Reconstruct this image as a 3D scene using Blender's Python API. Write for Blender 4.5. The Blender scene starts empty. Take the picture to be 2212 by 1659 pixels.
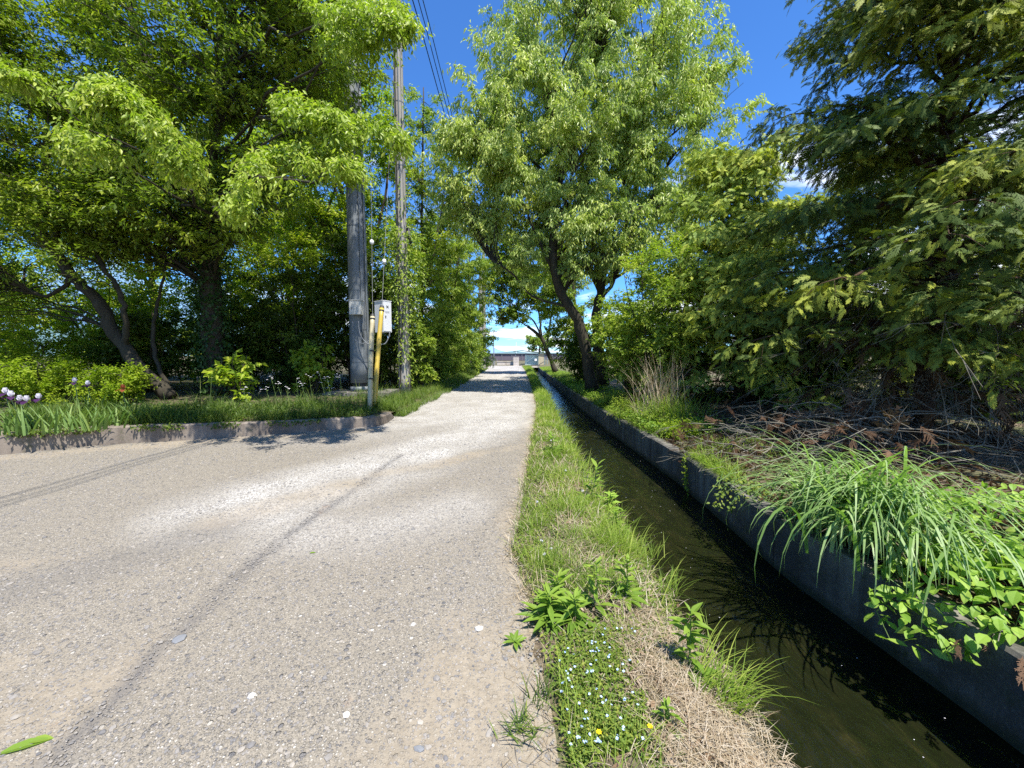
import bpy, math
import numpy as np
from mathutils import Vector

R = math.radians
scene = bpy.context.scene
COL = scene.collection
rng = np.random.RandomState(7)

# ------------------------------------------------------------------ camera
EYE, PITCH, F, CX, CY = 1.6, R(4.23), 831.3, 1106.0, 829.5
cam_d = bpy.data.cameras.new('camera')
cam_d.sensor_width = 36.0
cam_d.lens = 36.0 * F / 2212.0
cam_d.clip_start = 0.05
cam_d.clip_end = 6000
cam = bpy.data.objects.new('camera', cam_d)
cam.location = (0, 0, EYE)
cam.rotation_euler = (R(90) - PITCH, 0, 0)
COL.objects.link(cam)
scene.camera = cam

# ------------------------------------------------------------------ light and sky
SUN_EL = R(66)
SH = np.array([0.52, -0.855]); SH = SH / np.linalg.norm(SH)
SUN = Vector((SH[0] * math.cos(SUN_EL), SH[1] * math.cos(SUN_EL), math.sin(SUN_EL)))
sd = bpy.data.lights.new('sun', 'SUN')
sd.energy = 5.0
sd.angle = R(0.53)
sd.color = (1.0, 0.955, 0.88)
so = bpy.data.objects.new('sun', sd)
so.rotation_euler = (-SUN).to_track_quat('-Z', 'Y').to_euler()
so.location = (8, -8, 30)
COL.objects.link(so)

scene.view_settings.view_transform = 'Standard'
scene.view_settings.look = 'None'
scene.view_settings.exposure = 1.0
scene.view_settings.gamma = 1.0
scene.view_settings.use_curve_mapping = False
cy = scene.cycles
cy.max_bounces = 10
cy.diffuse_bounces = 6
cy.glossy_bounces = 2
cy.transmission_bounces = 5
cy.transparent_max_bounces = 12
cy.sample_clamp_indirect = 6
cy.caustics_reflective = False
cy.caustics_refractive = False
cy.use_denoising = False

world = bpy.data.worlds.new('World')
scene.world = world
world.use_nodes = True


class NT:
    """small node-tree helper"""
    def __init__(self, tree):
        self.t = tree
        tree.nodes.clear()

    def n(self, typ, ins=None, **kw):
        nd = self.t.nodes.new(typ)
        for k, v in kw.items():
            setattr(nd, k, v)
        for k, v in (ins or {}).items():
            s = nd.inputs[k]
            if isinstance(v, bpy.types.NodeSocket):
                self.t.links.new(v, s)
            else:
                s.default_value = v
        return nd

    def math(self, op, a, b=0.0, c=None, clamp=False):
        ins = {0: a, 1: b}
        if c is not None:
            ins[2] = c
        return self.n('ShaderNodeMath', ins, operation=op, use_clamp=clamp).outputs[0]

    def ramp(self, fac, stops, interp='LINEAR'):
        nd = self.n('ShaderNodeValToRGB', {0: fac})
        cr = nd.color_ramp
        cr.interpolation = interp
        while len(cr.elements) < len(stops):
            cr.elements.new(0.5)
        for e, (p, c) in zip(cr.elements, stops):
            e.position = p
            e.color = (c[0], c[1], c[2], 1) if not isinstance(c, (int, float)) else (c, c, c, 1)
        return nd.outputs[0]

    def mix(self, fac, a, b, blend='MIX'):
        nd = self.n('ShaderNodeMix', data_type='RGBA', blend_type=blend)
        for i, v in ((0, fac), (6, a), (7, b)):
            s = nd.inputs[i]
            if isinstance(v, bpy.types.NodeSocket):
                self.t.links.new(v, s)
            else:
                s.default_value = v if i == 0 else (v[0], v[1], v[2], 1)
        return nd.outputs[2]

    def noise(self, vec, scale, detail=4, rough=0.55, dist=0.0):
        return self.n('ShaderNodeTexNoise', {'Vector': vec, 'Scale': scale, 'Detail': detail, 'Roughness': rough, 'Distortion': dist}).outputs[0]

    def smooth(self, v, a, b):
        nd = self.n('ShaderNodeMapRange', {0: v, 1: a, 2: b, 3: 0.0, 4: 1.0}, interpolation_type='SMOOTHSTEP')
        return nd.outputs[0]


def build_world():
    w = NT(world.node_tree)
    sky = w.n('ShaderNodeTexSky', sky_type='NISHITA')
    sky.sun_disc = False
    sky.sun_elevation = SUN_EL
    sky.sun_rotation = math.atan2(SH[0], SH[1])
    sky.altitude = 700
    sky.air_density = 1.0
    sky.dust_density = 0.25
    sky.ozone_density = 3.0
    tc = w.n('ShaderNodeTexCoord').outputs['Generated']
    sep = w.n('ShaderNodeSeparateXYZ', {0: tc})
    x, y, z = sep.outputs
    zc = w.math('ADD', w.math('MAXIMUM', z, 0.0), 0.10)
    px = w.math('DIVIDE', x, zc)
    py = w.math('DIVIDE', y, zc)
    pv = w.n('ShaderNodeCombineXYZ', {0: px, 1: py, 2: w.math('MULTIPLY', z, 6.0)}).outputs[0]
    n1 = w.noise(pv, 0.75, 7, 0.56, 0.25)
    # more cloud low down and over to the right
    right = w.smooth(x, 0.45, 0.85)
    low = w.math('SUBTRACT', 1.0, w.smooth(z, 0.06, 0.30))
    hi = w.math('SUBTRACT', 1.0, w.smooth(z, 0.30, 0.52))
    cov = w.math('ADD', w.math('MULTIPLY', low, 0.145), w.math('MULTIPLY', w.math('MULTIPLY', right, hi), 0.27))
    nn = w.math('ADD', n1, w.math('SUBTRACT', cov, 0.10))
    dens = w.smooth(nn, 0.50, 0.63)
    dens = w.math('MULTIPLY', dens, w.math('SUBTRACT', 1.0, w.smooth(z, 0.45, 0.62)))
    shade = w.ramp(w.noise(pv, 1.9, 4, 0.6), [(0.3, (6.0, 6.8, 7.8)), (0.65, (10.0, 10.2, 10.6))])
    # the air itself: saturate the blue a little, as the camera saw it
    hs = w.n('ShaderNodeHueSaturation', {'Hue': 0.5, 'Saturation': 1.0, 'Value': 1.0, 'Color': w.mix(1.0, sky.outputs[0], (.50, .93, 1.42), 'MULTIPLY')}).outputs[0]
    col = w.mix(dens, hs, shade)
    bg = w.n('ShaderNodeBackground', {'Color': col, 'Strength': 0.098})
    w.n('ShaderNodeOutputWorld', {'Surface': bg.outputs[0]})


build_world()


# ------------------------------------------------------------------ picture -> place (design measurements)
def ray(dx, dy):
    u, v = (dx - CX) / F, (CY - dy) / F
    return np.array([u, math.cos(PITCH) + v * math.sin(PITCH), -math.sin(PITCH) + v * math.cos(PITCH)])


def at(dx, dy, Y):
    r = ray(dx, dy)
    return np.array([0, 0, EYE]) + r * (Y / r[1])


def gnd(dx, dy, z=0.0):
    r = ray(dx, dy)
    return np.array([0, 0, EYE]) + r * ((z - EYE) / r[2])


# ------------------------------------------------------------------ mesh builder
def nrm(v):
    return v / np.maximum(np.linalg.norm(v, axis=-1, keepdims=True), 1e-9)


def V(*a):
    return np.array(a, float)


def rnd(n):
    return rng.randn(n, 3)


class MB:
    def __init__(self):
        self.v, self.f, self.fn, self.t, self.m = [], [], [], [], []
        self.nv = 0

    def add(self, verts, faces, tint=0.5, mat=0):
        """verts (N,3); faces (M,k) int"""
        verts = np.asarray(verts, np.float32).reshape(-1, 3)
        faces = np.asarray(faces, np.int32)
        if len(verts) == 0 or len(faces) == 0:
            return
        self.v.append(verts)
        self.f.append((faces + self.nv).ravel())
        self.fn.append(np.full(len(faces), faces.shape[1], np.int32))
        self.m.append(np.full(len(faces), mat, np.int32))
        t = np.asarray(tint, np.float32)
        self.t.append(np.full(len(verts), float(t), np.float32) if t.ndim == 0 else t.astype(np.float32))
        self.nv += len(verts)

    def box(self, c, s, rotz=0.0, tint=0.5, mat=0, taper=1.0):
        c = np.asarray(c, float)
        h = np.asarray(s, float) / 2
        p = np.array([[-1, -1, -1], [1, -1, -1], [1, 1, -1], [-1, 1, -1], [-1, -1, 1], [1, -1, 1], [1, 1, 1], [-1, 1, 1]], float) * h
        p[4:, :2] *= taper
        ca, sa = math.cos(rotz), math.sin(rotz)
        q = p.copy()
        q[:, 0] = p[:, 0] * ca - p[:, 1] * sa
        q[:, 1] = p[:, 0] * sa + p[:, 1] * ca
        self.add(q + c, [[0, 3, 2, 1], [4, 5, 6, 7], [0, 1, 5, 4], [1, 2, 6, 5], [2, 3, 7, 6], [3, 0, 4, 7]], tint, mat)

    def tube(self, pts, rad, sides=6, tint=0.5, mat=0, cap=True):
        pts = np.asarray(pts, float)
        n = len(pts)
        rad = np.full(n, rad, float) if np.ndim(rad) == 0 else np.asarray(rad, float)
        tan = np.gradient(pts, axis=0)
        tan = nrm(tan)
        ref = np.array([0.0, 0, 1]) if abs(tan[:, 2]).mean() < 0.8 else np.array([1.0, 0.1, 0])
        a = nrm(np.cross(tan, ref))
        b = np.cross(tan, a)
        ang = np.arange(sides) * 2 * math.pi / sides
        ring = pts[:, None] + rad[:, None, None] * (np.cos(ang)[None, :, None] * a[:, None] + np.sin(ang)[None, :, None] * b[:, None])
        i = np.arange(n - 1)[:, None] * sides
        j = np.arange(sides)[None]
        j2 = (j + 1) % sides
        f = np.stack([i + j, i + j2, i + sides + j2, i + sides + j], -1).reshape(-1, 4)
        self.add(ring.reshape(-1, 3), f, tint, mat)
        if cap:
            base = self.nv - n * sides
            for st, rev in ((0, True), ((n - 1) * sides, False)):
                idx = [base + st + k for k in range(sides)]
                if rev:
                    idx = idx[::-1]
                self.f.append(np.array(idx, np.int32))
                self.fn.append(np.array([sides], np.int32))
                self.m.append(np.array([mat], np.int32))

    def tubes(self, P, rad, sides=3, tint=0.5):
        """many tubes at once: P (N,K,3), rad (N,K)"""
        N, K, _ = P.shape
        if N == 0:
            return
        tan = nrm(np.gradient(P, axis=1))
        ref = np.array([0.31, 0.22, 0.93])
        a = nrm(np.cross(tan, ref))
        b = np.cross(tan, a)
        ang = np.arange(sides) * 2 * math.pi / sides
        ring = P[:, :, None] + rad[:, :, None, None] * (np.cos(ang)[None, None, :, None] * a[:, :, None] + np.sin(ang)[None, None, :, None] * b[:, :, None])
        base = (np.arange(N) * K * sides)[:, None, None]
        i = (np.arange(K - 1) * sides)[None, :, None]
        j = np.arange(sides)[None, None]
        j2 = (j + 1) % sides
        f = np.stack([base + i + j, base + i + j2, base + i + sides + j2, base + i + sides + j], -1).reshape(-1, 4)
        self.add(ring.reshape(-1, 3), f, tint)

    def leaves(self, pos, d, nml, L, W, tint, fold=0.25, curl=0.0, kind='rhomb', belly=0.42):
        """pos (N,3) leaf base, d leaf axis, nml leaf face normal"""
        N = len(pos)
        if N == 0:
            return
        L = np.broadcast_to(np.asarray(L, float), (N,))[:, None]
        W = np.broadcast_to(np.asarray(W, float), (N,))[:, None] * 0.5
        d = nrm(d)
        s = nrm(np.cross(nml, d))
        n = np.cross(d, s)
        tint = np.broadcast_to(np.asarray(tint, float), (N,))
        if kind == 'rhomb':
            mid = pos + d * L * belly
            tip = pos + d * L - n * L * curl
            v = np.stack([pos, mid + s * W + n * W * fold, tip, mid - s * W + n * W * fold], 1)
            o = (np.arange(N) * 4)[:, None]
            # two triangles folded along the midrib
            f = np.concatenate([o + np.array([0, 1, 2]), o + np.array([0, 2, 3])])
            self.add(v.reshape(-1, 3), f, np.repeat(tint, 4))
        else:
            def P(t, w, dz):
                return pos + d * L * t + s * W * w - n * L * dz * 1.0
            c = curl
            fo = fold * W
            v = np.stack([pos,
                          P(.25, .8, c * .06) + n * fo * .8, P(.25, 0, c * .06), P(.25, -.8, c * .06) + n * fo * .8,
                          P(.52, 1, c * .27) + n * fo, P(.52, 0, c * .27), P(.52, -1, c * .27) + n * fo,
                          P(.8, .55, c * .64) + n * fo * .5, P(.8, 0, c * .64), P(.8, -.55, c * .64) + n * fo * .5,
                          P(1, 0, c)], 1)
            o = (np.arange(N) * 11)[:, None]
            q = np.concatenate([o + np.array(k) for k in ([1, 2, 5, 4], [2, 3, 6, 5], [4, 5, 8, 7], [5, 6, 9, 8])])
            t3 = np.concatenate([o + np.array(k) for k in ([0, 2, 1], [0, 3, 2], [7, 8, 10], [8, 9, 10])])
            b0 = self.nv
            self.add(v.reshape(-1, 3), q, np.repeat(tint, 11))
            self.f.append((t3 + b0).astype(np.int32).ravel())
            self.fn.append(np.full(len(t3), 3, np.int32))
            self.m.append(np.zeros(len(t3), np.int32))

    def blades(self, base, az, lean, L, W, tint, K=4, droop=1.0, twist=None):
        """arching grass blades: base (N,3), az azimuth, lean initial angle from vertical, droop extra bend"""
        N = len(base)
        if N == 0:
            return
        az, lean, L, W, droop = [np.broadcast_to(np.asarray(q, float), (N,)) for q in (az, lean, L, W, droop)]
        h = np.stack([np.cos(az), np.sin(az), np.zeros(N)], 1)
        sv = np.stack([-np.sin(az), np.cos(az), np.zeros(N)], 1)
        p = np.array(base, float)
        vs = []
        for k in range(K + 1):
            t = k / K
            w = W * (1 - t ** 1.6) * 0.5 * (0.75 + 0.25 * min(1, t * 4))
            if k == K:
                vs.append(p[:, None])
            else:
                vs.append(np.stack([p - sv * w[:, None], p + sv * w[:, None]], 1))
            a = lean + droop * (t + 0.5 / K) ** 1.5
            step = (L / K)[:, None]
            p = p + step * (h * np.sin(a)[:, None] + np.array([0, 0, 1.0]) * np.cos(a)[:, None])
        v = np.concatenate(vs, 1)
        nvb = 2 * K + 1
        o = (np.arange(N) * nvb)[:, None]
        q = np.concatenate([o + np.array([2 * k, 2 * k + 1, 2 * k + 3, 2 * k + 2]) for k in range(K - 1)])
        t3 = o + np.array([2 * K - 2, 2 * K - 1, 2 * K])
        b0 = self.nv
        tt = np.broadcast_to(np.asarray(tint, float), (N,))
        self.add(v.reshape(-1, 3), q, np.repeat(tt, nvb))
        self.f.append((t3 + b0).astype(np.int32).ravel())
        self.fn.append(np.full(len(t3), 3, np.int32))
        self.m.append(np.zeros(len(t3), np.int32))

    def grid(self, P, tint=0.5, mat=0):
        n, m, _ = P.shape
        i = np.arange(n - 1)[:, None] * m
        j = np.arange(m - 1)[None]
        f = np.stack([i + j, i + j + 1, i + m + j + 1, i + m + j], -1).reshape(-1, 4)
        self.add(P.reshape(-1, 3), f, tint, mat)

    def build(self, name, mats, origin=(0, 0, 0), parent=None, smooth=False, attrs=None):
        me = bpy.data.meshes.new(name)
        v = np.concatenate(self.v) - np.asarray(origin, np.float32)
        loops = np.concatenate(self.f)
        ln = np.concatenate(self.fn)
        me.vertices.add(len(v))
        me.vertices.foreach_set('co', v.astype(np.float32).ravel())
        me.loops.add(len(loops))
        me.loops.foreach_set('vertex_index', loops.astype(np.int32))
        me.polygons.add(len(ln))
        st = np.concatenate([[0], np.cumsum(ln)[:-1]]).astype(np.int32)
        me.polygons.foreach_set('loop_start', st)
        me.polygons.foreach_set('material_index', np.concatenate(self.m).astype(np.int32))
        me.polygons.foreach_set('use_smooth', np.full(len(ln), bool(smooth)))
        a = me.attributes.new('tint', 'FLOAT', 'POINT')
        a.data.foreach_set('value', np.concatenate(self.t))
        for k, arr in (attrs or {}).items():
            a = me.attributes.new(k, 'FLOAT', 'POINT')
            a.data.foreach_set('value', np.asarray(arr, np.float32))
        me.update(calc_edges=True)
        for m in (mats if isinstance(mats, (list, tuple)) else [mats]):
            me.materials.append(m)
        o = bpy.data.objects.new(name, me)
        COL.objects.link(o)
        if parent is not None:
            o.parent = parent
        else:
            o.location = origin
        return o


def tag(o, label=None, cat=None, group=None, kind=None):
    if label:
        o['label'] = label
    if cat:
        o['category'] = cat
    if group:
        o['group'] = group
    if kind:
        o['kind'] = kind
    return o


def thing(name, label, cat, loc, group=None):
    o = bpy.data.objects.new(name, None)
    o.empty_display_size = 0.2
    o.location = [float(c) for c in loc]
    COL.objects.link(o)
    return tag(o, label, cat, group)


def copy_thing(o, loc, rotz, label, scale=1.0):
    r = o.copy()
    COL.objects.link(r)
    r.location = [float(c) for c in loc]
    r.rotation_euler = (0, 0, rotz)
    r.scale = (scale, scale, scale)
    if label:
        r['label'] = label
    for ch in list(o.children):
        c = ch.copy()
        COL.objects.link(c)
        c.parent = r
        for g in list(ch.children):
            d = g.copy()
            COL.objects.link(d)
            d.parent = c
    return r


# ------------------------------------------------------------------ materials
def new_mat(name):
    m = bpy.data.materials.new(name)
    m.use_nodes = True
    return m, NT(m.node_tree)


def leaf_mat(name, c0, c1, c2, transl=0.38, rough=0.42, spec=0.5, tscale=(1.25, 1.5, 0.55), nscale=0.0):
    rough, spec = max(rough + .12, .46), spec * .5
    m, w = new_mat(name)
    t = w.n('ShaderNodeAttribute', attribute_name='tint').outputs['Fac']
    col = w.ramp(t, [(0.0, c0), (0.5, c1), (1.0, c2)])
    bs = w.n('ShaderNodeBsdfPrincipled', {'Base Color': col, 'Roughness': rough, 'Specular IOR Level': spec})
    tcol = w.mix(1.0, col, tscale, 'MULTIPLY')
    tr = w.n('ShaderNodeBsdfTranslucent', {'Color': tcol})
    mx = w.n('ShaderNodeMixShader', {0: transl, 1: bs.outputs[0], 2: tr.outputs[0]})
    w.n('ShaderNodeOutputMaterial', {'Surface': mx.outputs[0]})
    return m


def bark_mat(name, c0, c1, scale=6.0, bump=0.5, stretch=0.25):
    m, w = new_mat(name)
    tc = w.n('ShaderNodeTexCoord').outputs['Object']
    mp = w.n('ShaderNodeMapping', {'Vector': tc, 'Scale': (1, 1, stretch)}).outputs[0]
    n = w.noise(mp, scale * 2.2, 6, 0.65, 0.6)
    n2 = w.noise(tc, scale * 0.3, 3)
    col = w.mix(w.math('MULTIPLY', n2, 0.6), w.ramp(n, [(0.3, c0), (0.7, c1)]), (c1[0] * 1.2, c1[1] * 1.3, c1[2]))
    bp = w.n('ShaderNodeBump', {'Strength': bump, 'Distance': 0.03, 'Height': n})
    bs = w.n('ShaderNodeBsdfPrincipled', {'Base Color': col, 'Roughness': 0.9, 'Specular IOR Level': 0.2, 'Normal': bp.outputs[0]})
    w.n('ShaderNodeOutputMaterial', {'Surface': bs.outputs[0]})
    return m


def plain_mat(name, c, rough=0.6, metal=0.0, nscale=8.0, var=0.15, bump=0.0, spec=0.5, dirt=None, dirt_amt=0.0, dscale=3.0, stretch=(1, 1, 1)):
    m, w = new_mat(name)
    tc = w.n('ShaderNodeTexCoord').outputs['Object']
    mp = w.n('ShaderNodeMapping', {'Vector': tc, 'Scale': stretch}).outputs[0]
    n = w.noise(mp, nscale, 6, 0.6)
    lo = tuple(q * (1 - var) for q in c)
    hi = tuple(min(1, q * (1 + var)) for q in c)
    col = w.ramp(n, [(0.3, lo), (0.7, hi)])
    if dirt:
        d = w.smooth(w.noise(mp, dscale, 7, 0.65, 0.5), 0.48, 0.68)
        col = w.mix(w.math('MULTIPLY', d, dirt_amt), col, dirt)
    ins = {'Base Color': col, 'Roughness': rough, 'Metallic': metal, 'Specular IOR Level': spec}
    if bump:
        ins['Normal'] = w.n('ShaderNodeBump', {'Strength': bump, 'Distance': 0.02, 'Height': n}).outputs[0]
    bs = w.n('ShaderNodeBsdfPrincipled', ins)
    w.n('ShaderNodeOutputMaterial', {'Surface': bs.outputs[0]})
    return m


M = {}
M['leaf_ivytree'] = leaf_mat('leaf_ivytree', (0.097, 0.153, 0.015), (0.205, 0.269, 0.024), (0.386, 0.414, 0.042), 0.42, 0.36, 0.6)
M['leaf_sunlit'] = leaf_mat('leaf_sunlit', (0.186, 0.264, 0.025), (0.292, 0.371, 0.043), (0.449, 0.488, 0.076), 0.38, 0.30, 0.8)  # lighter copy of the ivy tree leaf, sunlight on the sprays put into the colour
M['leaf_back'] = leaf_mat('leaf_back', (0.156, 0.245, 0.029), (0.287, 0.373, 0.039), (0.468, 0.490, 0.050), 0.45, 0.42)
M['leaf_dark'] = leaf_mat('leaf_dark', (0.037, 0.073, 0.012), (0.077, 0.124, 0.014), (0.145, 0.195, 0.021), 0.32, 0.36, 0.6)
M['leaf_row'] = leaf_mat('leaf_row', (0.127, 0.207, 0.031), (0.243, 0.323, 0.046), (0.420, 0.462, 0.070), 0.40, 0.38, 0.6)
M['leaf_centre'] = leaf_mat('leaf_centre', (0.221, 0.298, 0.080), (0.359, 0.429, 0.117), (0.552, 0.583, 0.153), 0.36, 0.34, 0.7)
M['leaf_shrub'] = leaf_mat('leaf_shrub', (0.154, 0.230, 0.036), (0.255, 0.338, 0.047), (0.392, 0.431, 0.055), 0.42, 0.40)
M['leaf_yellow'] = leaf_mat('leaf_yellow', (0.157, 0.238, 0.012), (0.233, 0.315, 0.017), (0.311, 0.370, 0.025), 0.45, 0.42)
M['leaf_ivy'] = leaf_mat('leaf_ivy', (0.020, 0.055, 0.010), (0.040, 0.090, 0.014), (0.085, 0.150, 0.022), 0.28, 0.34, 0.7)
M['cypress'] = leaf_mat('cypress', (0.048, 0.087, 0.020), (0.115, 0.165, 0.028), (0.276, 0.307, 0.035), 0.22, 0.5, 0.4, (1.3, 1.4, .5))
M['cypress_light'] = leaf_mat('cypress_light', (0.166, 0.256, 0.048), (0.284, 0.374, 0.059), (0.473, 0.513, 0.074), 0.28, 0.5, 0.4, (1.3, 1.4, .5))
M['cypress_dead'] = leaf_mat('cypress_dead', (.040, .022, .013), (.085, .048, .027), (.185, .115, .070), 0.2, 0.8, 0.2)
M['grass'] = leaf_mat('grass', (0.110, 0.181, 0.023), (0.206, 0.298, 0.040), (0.365, 0.414, 0.079), 0.40, 0.45, 0.5)
M['grass_dark'] = leaf_mat('grass_dark', (0.062, 0.110, 0.022), (0.117, 0.180, 0.031), (0.220, 0.254, 0.050), 0.40, 0.45, 0.5)
M['grass_dry'] = leaf_mat('grass_dry', (0.230, 0.170, 0.098), (0.357, 0.285, 0.183), (0.510, 0.442, 0.340), 0.20, 0.7, 0.3, (1, 1, .9))
M['weed'] = leaf_mat('weed', (0.107, 0.189, 0.025), (0.176, 0.278, 0.036), (0.271, 0.357, 0.053), 0.38, 0.40, 0.5)
M['vine'] = leaf_mat('vine', (0.147, 0.266, 0.033), (0.237, 0.371, 0.050), (0.356, 0.475, 0.083), 0.36, 0.38, 0.6)
M['iris_leaf'] = leaf_mat('iris_leaf', (0.110, 0.190, 0.050), (0.171, 0.265, 0.075), (0.242, 0.320, 0.090), 0.30, 0.42, 0.5)
M['pampas'] = leaf_mat('pampas', (0.122, 0.215, 0.047), (0.204, 0.316, 0.096), (0.340, 0.442, 0.193), 0.34, 0.32, 0.8)
M['clover'] = leaf_mat('clover', (0.096, 0.165, 0.024), (0.156, 0.225, 0.036), (0.276, 0.300, 0.050), 0.36, 0.42, 0.5)
M['litter'] = leaf_mat('litter', (.110, .065, .036), (.230, .155, .095), (.420, .340, .255), 0.15, 0.8, 0.2)
M['bark'] = bark_mat('bark', (.016, .013, .010), (.062, .052, .041))
M['bark_grey'] = bark_mat('bark_grey', (.018, .015, .012), (.068, .055, .044))
M['bark_red'] = bark_mat('bark_red', (.022, .013, .009), (.075, .043, .029), 5, 0.6, 0.12)
M['twig_dead'] = bark_mat('twig_dead', (.095, .080, .066), (.200, .176, .150), 8, 0.3)
M['stem_dry'] = bark_mat('stem_dry', (.250, .190, .120), (.440, .360, .250), 8, 0.2)
M['stem_green'] = plain_mat('stem_green', (.130, .200, .050), 0.6)
M['petal_white'] = leaf_mat('petal_white', (.70, .66, .72), (.80, .77, .82), (.86, .85, .87), 0.3, 0.5, 0.3, (1, 1, 1))
M['petal_purple'] = leaf_mat('petal_purple', (.025, .008, .035), (.050, .014, .065), (.150, .060, .190), 0.2, 0.5, 0.3, (1.2, .8, 1.2))
M['petal_rust'] = leaf_mat('petal_rust', (.160, .030, .012), (.300, .085, .040), (.420, .150, .070), 0.3, 0.5, 0.3, (1.2, .8, .8))
M['petal_blue'] = leaf_mat('petal_blue', (.330, .480, .820), (.450, .590, .880), (.640, .740, .930), 0.2, 0.5, 0.3, (1, 1, 1))
M['petal_yellow'] = leaf_mat('petal_yellow', (.800, .500, .010), (.860, .610, .015), (.900, .700, .030), 0.2, 0.5, 0.3, (1, 1, 1))
M['steel'] = plain_mat('steel', (.175, .192, .200), 0.6, 0.1, 2.0, 0.04, 0.01, 0.4, (.20, .21, .215), 0.2, 1.2, (1, 1, .6))
M['pole_concrete'] = plain_mat('pole_concrete', (.30, .28, .255), 0.85, 0, 5, 0.16, 0.15, 0.3, (.16, .14, .12), 0.55, 2.2, (1, 1, .12))
M['box_grey'] = plain_mat('box_grey', (.46, .455, .42), 0.45, 0, 3, 0.05, 0, 0.5, (.30, .29, .26), 0.2, 2.0, (1, 1, .3))
M['box_white'] = plain_mat('box_white', (.60, .61, .62), 0.4, 0, 3, 0.04, 0, 0.5, (.42, .42, .40), 0.15, 2.0, (1, 1, .3))
M['mark_dark'] = plain_mat('mark_dark', (.05, .05, .05), 0.6)
M['mark_grey'] = plain_mat('mark_grey', (.30, .31, .32), 0.6)
M['conduit'] = plain_mat('conduit', (.15, .165, .175), 0.45, 0.2, 4, 0.1)
M['cable_black'] = plain_mat('cable_black', (.015, .015, .017), 0.6)
M['guard_yellow'] = plain_mat('guard_yellow', (.46, .335, .050), 0.42, 0, 5, 0.08, 0, 0.5, (.36, .27, .10), 0.5, 3.0, (1, 1, .3))
M['guard_cream'] = plain_mat('guard_cream', (.46, .40, .24), 0.5, 0, 5, 0.1, 0, 0.5, (.26, .22, .13), 0.6, 3.0, (1, 1, .3))
M['insulator'] = plain_mat('insulator', (.72, .72, .72), 0.25)
M['wire_steel'] = plain_mat('wire_steel', (.16, .165, .17), 0.6, 0.2)
M['stone_white'] = plain_mat('stone_white', (.46, .44, .40), 0.8, 0, 20, 0.15, 0.3)
M['stone_blue'] = plain_mat('stone_blue', (.17, .175, .18), 0.8, 0, 20, 0.15, 0.3)
M['stone_wall'] = plain_mat('stone_wall', (.52, .47, .42), 0.85, 0, 1.2, 0.2, 0.4, 0.3, (.25, .19, .15), 0.5, 1.0)
M['shed_panel'] = plain_mat('shed_panel', (.48, .62, .58), 0.5, 0, 1, 0.06)
M['shed_roof'] = plain_mat('shed_roof', (.62, .76, .78), 0.4, 0, 1, 0.05)
M['door_tan'] = plain_mat('door_tan', (.42, .36, .24), 0.7, 0, 2, 0.2, 0, 0.3, None, 0, 1, (6, 6, .3))
M['frame_green'] = plain_mat('frame_green', (.22, .30, .30), 0.5)
M['sign_white'] = plain_mat('sign_white', (.80, .80, .80), 0.5)
M['net_dark'] = plain_mat('net_dark', (.115, .095, .115), 0.9, 0, 0.3, 0.12)
M['mast'] = plain_mat('mast', (.20, .21, .22), 0.5)


def concrete_mat(name, base, dark, moss, streak=0.6):
    m, w = new_mat(name)
    tc = w.n('ShaderNodeTexCoord').outputs['Object']
    g = w.noise(tc, 42, 5, 0.7)
    b = w.noise(tc, 1.3, 6, 0.62, 0.4)
    mp = w.n('ShaderNodeMapping', {'Vector': tc, 'Scale': (7, 7, .35)}).outputs[0]
    st = w.smooth(w.noise(mp, 1.0, 5, 0.6), 0.42, 0.64)
    col = w.mix(w.smooth(b, 0.38, 0.66), base, dark)
    col = w.mix(w.math('MULTIPLY', st, streak), col, dark)
    col = w.mix(w.smooth(w.noise(tc, 3.1, 6, 0.7), 0.56, 0.7), col, moss)
    col = w.mix(w.math('MULTIPLY', w.smooth(g, 0.5, 0.75), 0.4), col, tuple(min(1, q * 1.5) for q in base))
    h = w.math('ADD', w.math('MULTIPLY', g, 0.5), b)
    bp = w.n('ShaderNodeBump', {'Strength': 0.45, 'Distance': 0.02, 'Height': h})
    bs = w.n('ShaderNodeBsdfPrincipled', {'Base Color': col, 'Roughness': 0.88, 'Specular IOR Level': 0.25, 'Normal': bp.outputs[0]})
    w.n('ShaderNodeOutputMaterial', {'Surface': bs.outputs[0]})
    return m


def canal_mat():
    M['canal'] = concrete_mat('canal', (.165, .155, .130), (.055, .052, .044), (.040, .048, .024), 0.85)
    m = M['canal']
    t = m.node_tree
    bs = [n for n in t.nodes if n.type == 'BSDF_PRINCIPLED'][0]
    col = bs.inputs['Base Color'].links[0].from_socket
    w = NT.__new__(NT)
    w.t = t
    tc = w.n('ShaderNodeTexCoord').outputs['Object']
    x, y, z = w.n('ShaderNodeSeparateXYZ', {0: tc}).outputs
    pp = w.math('PINGPONG', w.math('ADD', y, w.math('MULTIPLY', w.noise(tc, 9, 3), .02)), 0.9)
    joint = w.math('LESS_THAN', pp, 0.012)
    alg = w.math('SUBTRACT', 1.0, w.smooth(w.math('ADD', z, w.math('MULTIPLY', w.noise(tc, 5, 5, .65), .16)), -.33, -.24))
    c = w.mix(w.math('MULTIPLY', joint, .8), col, (.018, .018, .017))
    c = w.mix(w.math('MULTIPLY', alg, .8), c, (.022, .030, .014))
    t.links.new(c, bs.inputs['Base Color'])


M['kerb'] = concrete_mat('kerb', (.235, .198, .160), (.120, .098, .078), (.10, .095, .06), 0.6)
canal_mat()
M['pad'] = concrete_mat('pad', (.22, .20, .18), (.10, .09, .08), (.08, .09, .05), 0.5)


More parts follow.
